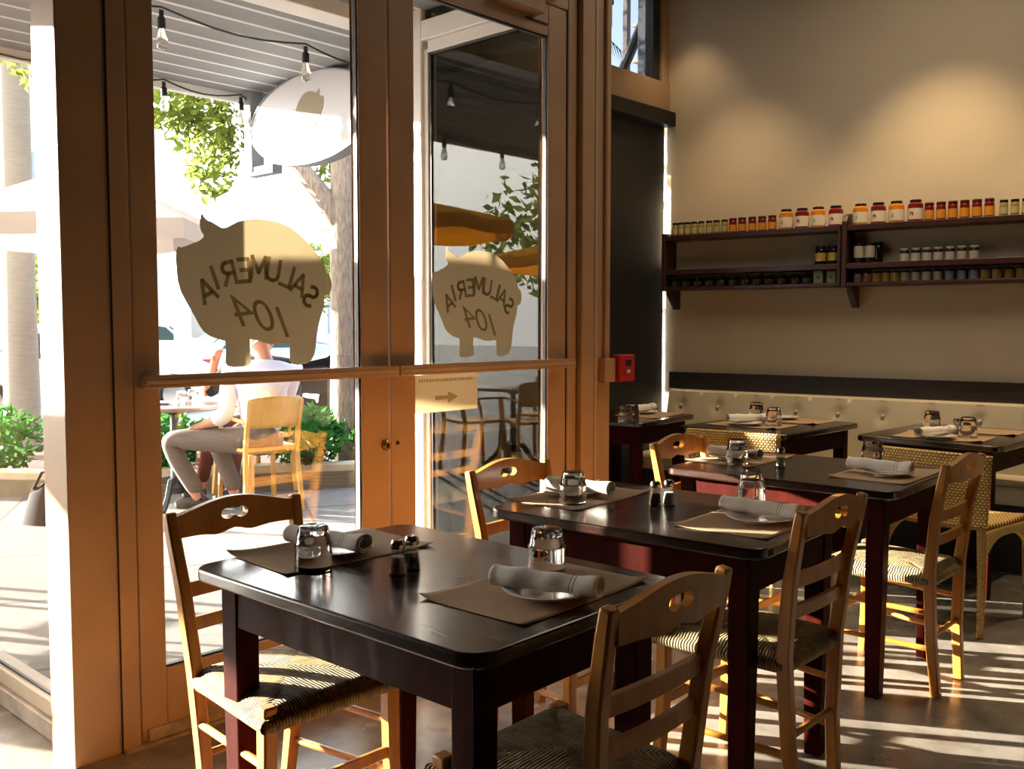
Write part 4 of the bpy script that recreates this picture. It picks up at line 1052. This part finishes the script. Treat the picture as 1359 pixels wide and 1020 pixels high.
# ------------------------------------------------------------------ parasols, outdoor furniture
def parasol(name, m, loc, r, ze, za, lab, nseg=8, val=.16, rot=0):
    t = thing(name, lab, 'parasol', loc, rot, None)
    mb = MB(); k = nseg*6
    def ring(f):
        out = []
        for j in range(k):
            a = 2*math.pi*j/k; q = (a*nseg/(2*math.pi)) % 1; rr_ = r*f*(1-.06*math.sin(math.pi*q))
            out.append((rr_*math.cos(a), rr_*math.sin(a), ze + (za-ze)*max(0,1-f)**.9 - .05*math.sin(math.pi*q)*f*f*.6))
        return out
    fs = [.02,.15,.35,.55,.75,.9,1.0]; vs = [v for f in fs for v in ring(f)] + [(x,y,z-val) for x,y,z in ring(1.005)]
    n = len(fs)+1; mb.add(vs, [(i*k+j, i*k+(j+1)%k, (i+1)*k+(j+1)%k, (i+1)*k+j) for i in range(n-1) for j in range(k)])
    mb.build('canopy', m, t, smooth=25)
    MB().sweep([(0,0,0),(0,0,za+.06)], .024).build('pole', M['iron'], t)
    for j in range(nseg):
        a = 2*math.pi*j/nseg
        MB().sweep([(0,0,za-.05),(r*.97*math.cos(a), r*.97*math.sin(a), ze-.01)], .009, n=6).build('rib', M['iron'], t)
    MB().lathe([(0,0),(.28,0),(.28,.03),(.05,.07),(.04,.25),(0,.25)], 24).build('base', M['iron'], t)
    return t
parasol('patio_parasol', M['canvas_g'], (-5.30,3.42,0), 1.12, 2.14, 2.60, 'grey patio parasol over the pavement, behind the tan pillar', rot=R(20))
YP = parasol('patio_parasol', M['canvas_y'], (-4.6,.4,0), 1.15, 2.32, 2.58, 'yellow patio parasol left of the entrance, mirrored in the side window', rot=R(12), val=.13)
parasol('patio_parasol', M['canvas_y'], (-4.5,-2.6,0), 1.27, 2.11, 2.40, 'added yellow patio parasol past the west window, shading the front table', rot=R(30), val=.13)  # extra parasol, added to keep low sun off the front table
def bistro_table(label):
    t = thing('bistro_table', label, 'table', (0,0,0), 0, 'pavement bistro tables')
    MB().lathe([(0,.705),(.34,.705),(.36,.712),(.36,.730),(.35,.735),(0,.735)], 40).build('tabletop', M['ltop'], t)
    MB().lathe([(0,.10),(.05,.10),(.055,.14),(.03,.18),(.026,.35),(.04,.40),(.026,.45),(.024,.66),(.08,.69),(.08,.705),(0,.705)], 20).build('pedestal', M['iron'], t)
    for j in range(4):
        a = R(45+90*j); c, s = math.cos(a), math.sin(a)
        MB().sweep([(.02*c,.02*s,.20),(.10*c,.10*s,.19),(.18*c,.18*s,.08),(.25*c,.25*s,.03),(.29*c,.29*s,.012)], [(.03,.05),(.03,.05),(.03,.04),(.035,.03),(.04,.022)], (-s,c,0)).build('foot', M['iron'], t, bevel=.004)
    return t
BT = bistro_table('')
spread(BT, True, (-3.62,3.36,-.004), 0, 'round bistro table on the pavement in front of the seated man')
spread(BT, False, (-3.2,.25,-.004), R(20), 'round bistro table under the yellow parasol')
def bistro_chair():
    t = thing('bistro_chair', '', 'chair', (0,0,0), 0, 'blond bistro chairs on the pavement')
    MB().prism([(x+.22, y) for x, y in rounded(.42,.42,.07)], .435, .46).build('seat', M['blond'], t, smooth=40, bevel=.004)
    mb = MB(); mb.grid(lambda a, b: (.0 + .035*(1-(2*a-1)**2)*-1 - .05*b, (-1+2*a)*.20, .60 + .20*b + .02*b*(1-(2*a-1)**2)), 16, 6)
    o = mb.build('backrest', M['blond'], t); md = o.modifiers.new('thickness', 'SOLIDIFY'); md.thickness = .014; md.offset = 0
    for s in (-1,1):
        MB().sweep([(-.02,.21*s,0),(.02,.19*s,.44),(-.015,.19*s,.62),(-.05,.195*s,.79)], [(.028,.034)]*4, (0,1,0)).build('leg', M['blond'], t, smooth=30, bevel=.004)
        MB().sweep([(.44,.21*s,0),(.41,.19*s,.44)], [(.028,.032)]*2, (0,1,0)).build('leg', M['blond'], t, smooth=30, bevel=.004)
        MB().sweep([(.0,.195*s,.64),(.2,.225*s,.66),(.37,.22*s,.655),(.40,.205*s,.56),(.41,.19*s,.44)], [(.026,.020)]*5, (0,1,0)).build('armrest', M['blond'], t, smooth=30, bevel=.004)
    return t
BC = bistro_chair()
AX = math.atan2(-.62,-.78)
spread(BC, True, (-2.89,3.70,-.004), R(172), 'blond bistro chair under the man in the lilac shirt')
spread(BC, False, (-3.76,4.29,-.004), R(-80), 'blond bistro chair under the person hidden behind the man')
spread(BC, False, (-3.35,.88,-.004), R(-75), 'blond bistro chair behind the table under the yellow parasol')
spread(BC, False, (-2.66,.50,-.004), R(205), 'blond bistro chair nearest the side window, by the yellow parasol')
spread(BC, False, (-3.3,-.42,-.004), R(80), 'blond bistro chair on the far side of the parasol table')
for x, y, l in ((-3.50,3.36,'left'), (-3.60,3.50,'right')):
    put(TUM, x, y, .732, 0, 'small glass on the pavement bistro table, %s one' % l, 'glasses on the bistro table')
put(PLATE, -3.68, 3.30, .732, 0, 'white plate on the pavement bistro table', 'plates on the bistro table')
bag = thing('shoulder_bag', 'black bag lying on the pavement seen through the far left window', 'bag', (-3.68,2.52,-.004), R(40))
MB().grid(lambda a, b: (.20*math.cos(2*math.pi*a)*(1-.35*b)*(1 if b < .98 else .5), .11*math.sin(2*math.pi*a)*(1-.5*b), .24*b + .02*math.sin(2*math.pi*a*3)*b), 32, 10).build('bag_body', M['dark_cloth'], bag)
MB().sweep([(-.12,0,.22),(-.07,.02,.33),(.04,.03,.35),(.11,0,.22)], .010).build('handle', M['dark_cloth'], bag)

# ------------------------------------------------------------------ people
def skin(name, chain, edges, m, parent=None, sub=2, root=0):
    me = bpy.data.meshes.new(name); me.from_pydata([c[0] for c in chain], edges, []); me.materials.append(m)
    o = place(name, me, parent)
    sk = o.modifiers.new('skin', 'SKIN'); sk.use_smooth_shade = True
    bm = bmesh.new(); bm.from_mesh(me); lay = bm.verts.layers.skin.verify()
    for v, c in zip(bm.verts, chain):
        r_ = c[1]; v[lay].radius = (r_, r_) if not isinstance(r_, tuple) else r_
        v[lay].use_root = False
    bm.verts.ensure_lookup_table(); bm.verts[root][lay].use_root = True
    bm.to_mesh(me); bm.free()
    ss = o.modifiers.new('smooth', 'SUBSURF'); ss.levels = sub; ss.render_levels = sub
    return o
def chainof(*segs):
    """segs: lists of (key, pos, radius); a repeated key joins the segments"""
    idx = {}; V = []; E = []
    for sg in segs:
        prev = None
        for it in sg:
            k = it[0]
            if k not in idx: idx[k] = len(V); V.append((it[1], it[2]))
            if prev is not None: E.append((idx[prev], idx[k]))
            prev = k
    return V, E
def person(label, J, top, legs_m, hair_m, skin_m, shoe_m, sleeve, loc):
    """J: joint positions; sleeve = how far along the arm the sleeve covers (1 = wrist, .5 = elbow)"""
    t = thing('person', label, 'person', loc)
    g = {k: Vector(v) for k, v in J.items()}
    up = (g['neck'] - g['pelvis']).normalized(); mid = g['pelvis'].lerp(g['neck'], .55); waist = g['pelvis'].lerp(g['neck'], .25)
    hd = g['head']; fw = Vector(J['face']).normalized()
    segs = [[('p', g['pelvis'], .10), ('w', waist, .105), ('m', mid, .12), ('c', g['neck'].lerp(g['pelvis'], .14), .095), ('n', g['neck'], .062), ('n2', g['neck'].lerp(hd, .45), .058), ('h', hd - up*.02, .085), ('h2', hd + up*.06 - fw*.01, .088), ('h3', hd + up*.115 - fw*.015, .05)]]
    segs.append([('h', 0, 0), ('jaw', hd - up*.06 + fw*.055, .042)])
    segs.append([('h2', 0, 0), ('nose', hd + fw*.105 + up*.0, .013)])
    side = fw.cross(up).normalized()
    for s in (-1,1): segs.append([('h2', 0, 0), ('ear%d' % s, hd + side*.09*s + up*.015, .016)])
    for s in 'LR':
        segs.append([('c',0,0), ('s'+s, g['sh'+s], .05), ('e'+s, g['el'+s], .042), ('a'+s, g['el'+s].lerp(g['ha'+s], .35), .041), ('wr'+s, g['ha'+s], .026)])
        d = (g['ha'+s] - g['el'+s]).normalized(); pl_ = g['ha'+s] + d*.055
        segs.append([('wr'+s,0,0), ('pm'+s, pl_, .030)])
        sd = d.cross(Vector((0,0,1))); sd = sd.normalized() if sd.length > .05 else side
        for i, (o_, L_) in enumerate(((-.027,.062),(-.009,.075),(.009,.070),(.026,.055))):
            b_ = pl_ + d*.022 + sd*o_; dr = Vector((0,0,-.010))
            segs.append([('pm'+s,0,0), ('f%s%da' % (s,i), b_, .010), ('f%s%db' % (s,i), b_ + d*L_*.5 + dr, .009), ('f%s%dc' % (s,i), b_ + d*L_*.9 + dr*3, .0075)])
        segs.append([('wr'+s,0,0), ('t%sa' % s, g['ha'+s] + d*.03 + sd*.034, .012), ('t%sb' % s, g['ha'+s] + d*.07 + sd*.045 - Vector((0,0,.012)), .009)])
        segs.append([('p',0,0), ('hp'+s, g['hip'+s], .068), ('k'+s, g['kn'+s], .058), ('cf'+s, g['kn'+s].lerp(g['an'+s], .35), .052), ('an'+s, g['an'+s], .036), ('ft'+s, g['an'+s] + (g['kn'+s]-g['hip'+s]).normalized()*.16*Vector((1,1,0)) - Vector((0,0,.035)), .030)])
    V, E = chainof(*segs); skin('body', V, E, skin_m, t)
    b = .018
    segs = [[('p', g['pelvis'] + up*.02, .158), ('w', waist, .160), ('m', mid, .182), ('c', g['neck'].lerp(g['pelvis'], .12), .168), ('n', g['neck'] - up*.0, .092)]]
    for s in 'LR':
        sg = [('c',0,0), ('s'+s, g['sh'+s], .096), ('u'+s, g['sh'+s].lerp(g['el'+s], .5), .068), ('e'+s, g['el'+s], .062)]
        if sleeve > .5: sg.append(('a'+s, g['el'+s].lerp(g['ha'+s], sleeve-.35), .056))
        segs.append(sg)
    V, E = chainof(*segs); skin('shirt', V, E, top, t)
    segs = [[('p', g['pelvis'], .148), ('p2', g['pelvis'] + up*.07, .146)]]
    for s in 'LR': segs.append([('p',0,0), ('hp'+s, g['hip'+s], .100), ('k'+s, g['kn'+s], .078), ('cf'+s, g['kn'+s].lerp(g['an'+s], .4), .068), ('an'+s, g['an'+s] + Vector((0,0,.05)), .062)])
    V, E = chainof(*segs); skin('trousers', V, E, legs_m, t)
    for s in 'LR':
        dd = ((g['kn'+s]-g['hip'+s])*Vector((1,1,0))).normalized(); a0 = g['an'+s]*Vector((1,1,0)) + Vector((0,0,.048))
        V, E = chainof([('a', a0 - dd*.05, .048), ('b', a0 + dd*.07, .046), ('c', a0 + dd*.17 - Vector((0,0,.012)), .034)]); skin('shoe', V, E, shoe_m, t)
    V, E = chainof([('a', hd + up*.07 - fw*.035, .094), ('b', hd + up*.105 - fw*.01, .082)], [('a',0,0), ('c', hd - up*.0 - fw*.06, .070)]); skin('hair', V, E, hair_m, t)
    return t
person('man in a pale lilac shirt seated with his back turned at the bistro table',
       dict(pelvis=(-2.99,3.68,.52), neck=(-3.06,3.75,1.045), head=(-3.10,3.74,1.20), face=(-.8,-.55,-.05), shL=(-3.19,3.57,.955), shR=(-2.97,3.93,.965),
            elL=(-3.11,3.47,.66), haL=(-3.27,3.37,.60), elR=(-3.12,3.95,.72), haR=(-3.36,3.78,.775), hipL=(-3.05,3.60,.49), hipR=(-2.97,3.76,.49),
            knL=(-3.43,3.21,.515), knR=(-3.40,3.56,.51), anL=(-3.36,3.40,.06), anR=(-3.24,3.62,.06)),
       M['shirt'], M['trouser'], M['hair'], M['skin'], M['shoe'], .9, (0,0,0))
person('person in dark clothes facing the camera, mostly hidden behind the man in lilac',
       dict(pelvis=(-3.74,4.11,.54), neck=(-3.64,4.09,1.06), head=(-3.56,4.10,1.21), face=(.6,-.75,-.1), shL=(-3.47,4.22,.97), shR=(-3.80,3.96,.97),
            elL=(-3.42,4.26,.73), haL=(-3.37,4.08,.70), elR=(-3.93,3.78,.765), haR=(-3.80,3.80,1.02), hipL=(-3.66,4.15,.51), hipR=(-3.82,4.05,.51),
            knL=(-3.52,3.80,.50), knR=(-3.74,3.70,.50), anL=(-3.50,3.72,.06), anR=(-3.74,3.62,.06)),
       M['dark_cloth'], M['rust'], M['hair'], M['skin2'], M['shoe'], .5, (0,0,0))

# ------------------------------------------------------------------ cars
def car(name, paint, label, loc, rotz, group=None):
    t = thing(name, label, 'car', loc, rotz, group)
    st = [(-2.25,.30,.62,.62,.60),(-2.15,.24,.72,.74,.72),(-1.6,.20,.88,.94,.86),(-1.1,.20,.90,1.02,.88),(-.55,.20,.92,1.40,.90),(.2,.20,.92,1.46,.90),(.75,.20,.92,1.38,.90),(1.25,.20,.92,1.0,.88),(1.85,.22,.88,.93,.84),(2.20,.26,.76,.78,.74),(2.28,.32,.62,.62,.62)]
    rows = []
    for x, zl, zb, zt, w in st:
        wt = w*(.74 if zt > 1.1 else .86)
        rows.append([(x,-w*.9,zl),(x,-w,(zl+zb)/2),(x,-w*.97,zb),(x,-wt,zt),(x,-wt*.5,zt+.02),(x,wt*.5,zt+.02),(x,wt,zt),(x,w*.97,zb),(x,w,(zl+zb)/2),(x,w*.9,zl)])
    k = 10; mb = MB(); mb.add([v for r_ in rows for v in r_], [(i*k+j, i*k+(j+1)%k, (i+1)*k+(j+1)%k, (i+1)*k+j) for i in range(len(st)-1) for j in range(k)] + [tuple(range(k)), tuple((len(st)-1)*k+j for j in range(k))])
    mb.build('body', paint, t, smooth=40)
    for s in (-1,1):
        mb = MB(); mb.add([(-.98,.882*s,.945),(-.52,.70*s,1.36),(.18,.70*s,1.42),(.70,.70*s,1.34),(1.12,.875*s,.945)], [(0,1,2,3,4)] if s < 0 else [(4,3,2,1,0)])
        o = mb.build('side_window', M['carglass'], t, smooth=0); md = o.modifiers.new('thickness', 'SOLIDIFY'); md.thickness = .03; md.offset = 0
        for x in (-1.35, 1.4):
            w_ = MB().lathe([(0,-.10),(.30,-.10),(.33,-.06),(.33,.06),(.30,.10),(0,.10)], 24, (x,.80*s,.32), 'Y').build('wheel', M['tyre'], t)
            MB().lathe([(0,-.012),(.20,-.012),(.20,.012),(0,.012)], 18, (x,.80*s+.105*s,.32), 'Y').build('hub_cap', M['chrome'], w_)
        box('tail_light', M['taillight'], 1.96, 2.22, .52*s-.20, .52*s+.20, .70, .86, t, .02)
        box('head_lamp', M['bulbwhite'], -2.24, -2.10, .48*s-.14, .48*s+.14, .58, .68, t, .02)
    for x0, x1, z0, z1 in ((-1.08,-.60,1.02,1.36),(.80,1.22,1.33,1.02)):
        mb = MB(); mb.add([(x0,-.64,z0+.03),(x0,.64,z0+.03),(x1,.56,z1+.03),(x1,-.56,z1+.03)], [(0,1,2,3)]); o = mb.build('windscreen', M['carglass'], t, smooth=0)
        md = o.modifiers.new('thickness', 'SOLIDIFY'); md.thickness = .02; md.offset = 0
    return t
M['bulbwhite'] = mat('clear_head_lamp', '#dfe2e4', .1, coat=1)
car('car', M['carwhite'], 'white sedan parked across the pavement, red tail light showing', (-12.5,6.15,-.13), R(90))
car('car', M['carblack'], 'black car parked behind the forked tree', (-6.35,8.35,-.13), R(90))
car('car', M['carsilver'], 'silver car parked behind the white sedan', (-15.8,11.6,-.13), R(80))
car('car', M['carsilver'], 'distant silver car across the street, left of the pale pole', (-27.5,14.9,-.13), R(60), 'distant parked cars')
car('car', M['carblue'], 'distant blue car across the street, right of the pale pole', (-20.6,14.9,-.13), R(60), 'distant parked cars')
pole = MB().lathe([(0,-.13),(.22,-.13),(.22,.5),(.19,.55),(.17,9),(0,9)], 16, (-17.7,11.0,0)).build('utility_pole', M['alu'], None); tag(pole, 'tall pale pole across the street', 'pole')
def far_tree(x, y, h, r_, lab, m='leaf'):
    t = thing('street_tree', lab, 'tree', (x,y,-.13), 0, 'distant street trees')
    MB().sweep([(0,0,0),(.05,0,h*.6)], [.22,.12]).build('trunk', M['bark'], t)
    mb = MB(); leaves(mb, (0,0,h*.7), (r_,r_,h*.34), 700, .22, .2, rr, .3); mb.build('foliage', M[m], t, smooth=0, fix=False)
far_tree(-24.6,11.2,3.2,1.5,'distant low green tree left of the pale pole')
far_tree(-22.5,17.2,4.0,1.6,'distant green tree beyond the blue car')
far_tree(-14.5,17.5,4.2,1.6,'distant green tree showing right of the pig decal')
far_tree(-13.5,-13.0,5.5,2.6,'distant green tree mirrored in the side window')
def building(name, label, m, x0,x1,y0,y1,h, faces, fl=3.1, balc=None):
    t = thing(name, label, 'building', (0,0,-.13), 0, 'distant buildings')
    box('wall', m, x0,x1,y0,y1,0,h,t)
    mb = MB().box(x0-.3,x1+.3,y0-.3,y1+.3,h,h+.4); mb.build('roof', m, t, smooth=0)
    n = int(h/fl)
    for i in range(n):
        z = 1.0 + i*fl
        if faces == 'y-':
            k = max(1, int((x1-x0)/3)); 
            for j in range(k): box('window', M['win'], x0+1+j*3, x0+2.6+j*3, y0-.06, y0+.1, z, z+1.5, t)
            if balc: box('balcony', M['bldg_tan'], x0-.2, x1+1.2, y0-1.4, y0, i*fl+fl-.25, i*fl+fl, t)
        else:
            k = max(1, int((y1-y0)/3))
            for j in range(k): box('window', M['win'], x1-.1, x1+.06, y0+1+j*3, y0+2.6+j*3, z, z+1.5, t)
    return t
building('apartment_building', 'pale distant apartment block across the street on the left', M['bldg'], -52,-40,14,22.5,11,'x+')
building('apartment_building', 'pale distant block behind the pale pole', M['bldg'], -46,-36,24.5,40,6,'x+')
building('tower_block', 'tall distant tower with balcony slabs seen through the high window', M['bldg_tan'], -48.0,-38,72,84,36,'y-', balc=True)
pg = thing('pergola_frame', 'dark steel posts and brace outside the high window', 'frame')
box('post', M['rustpost'], -2.675,-2.62,7.42,7.475,-.1,4.6,pg,.005)
box('post', M['steel'], -1.98,-1.84,6.69,6.83,-.1,4.6,pg,.005)
MB().sweep([(-2.62,7.2,3.42),(-1.90,6.78,3.98)], .045).build('brace', M['steel'], pg)
box('beam', M['steel'], -2.8,-1.7,6.9,7.0,4.6,4.75,pg,.005)
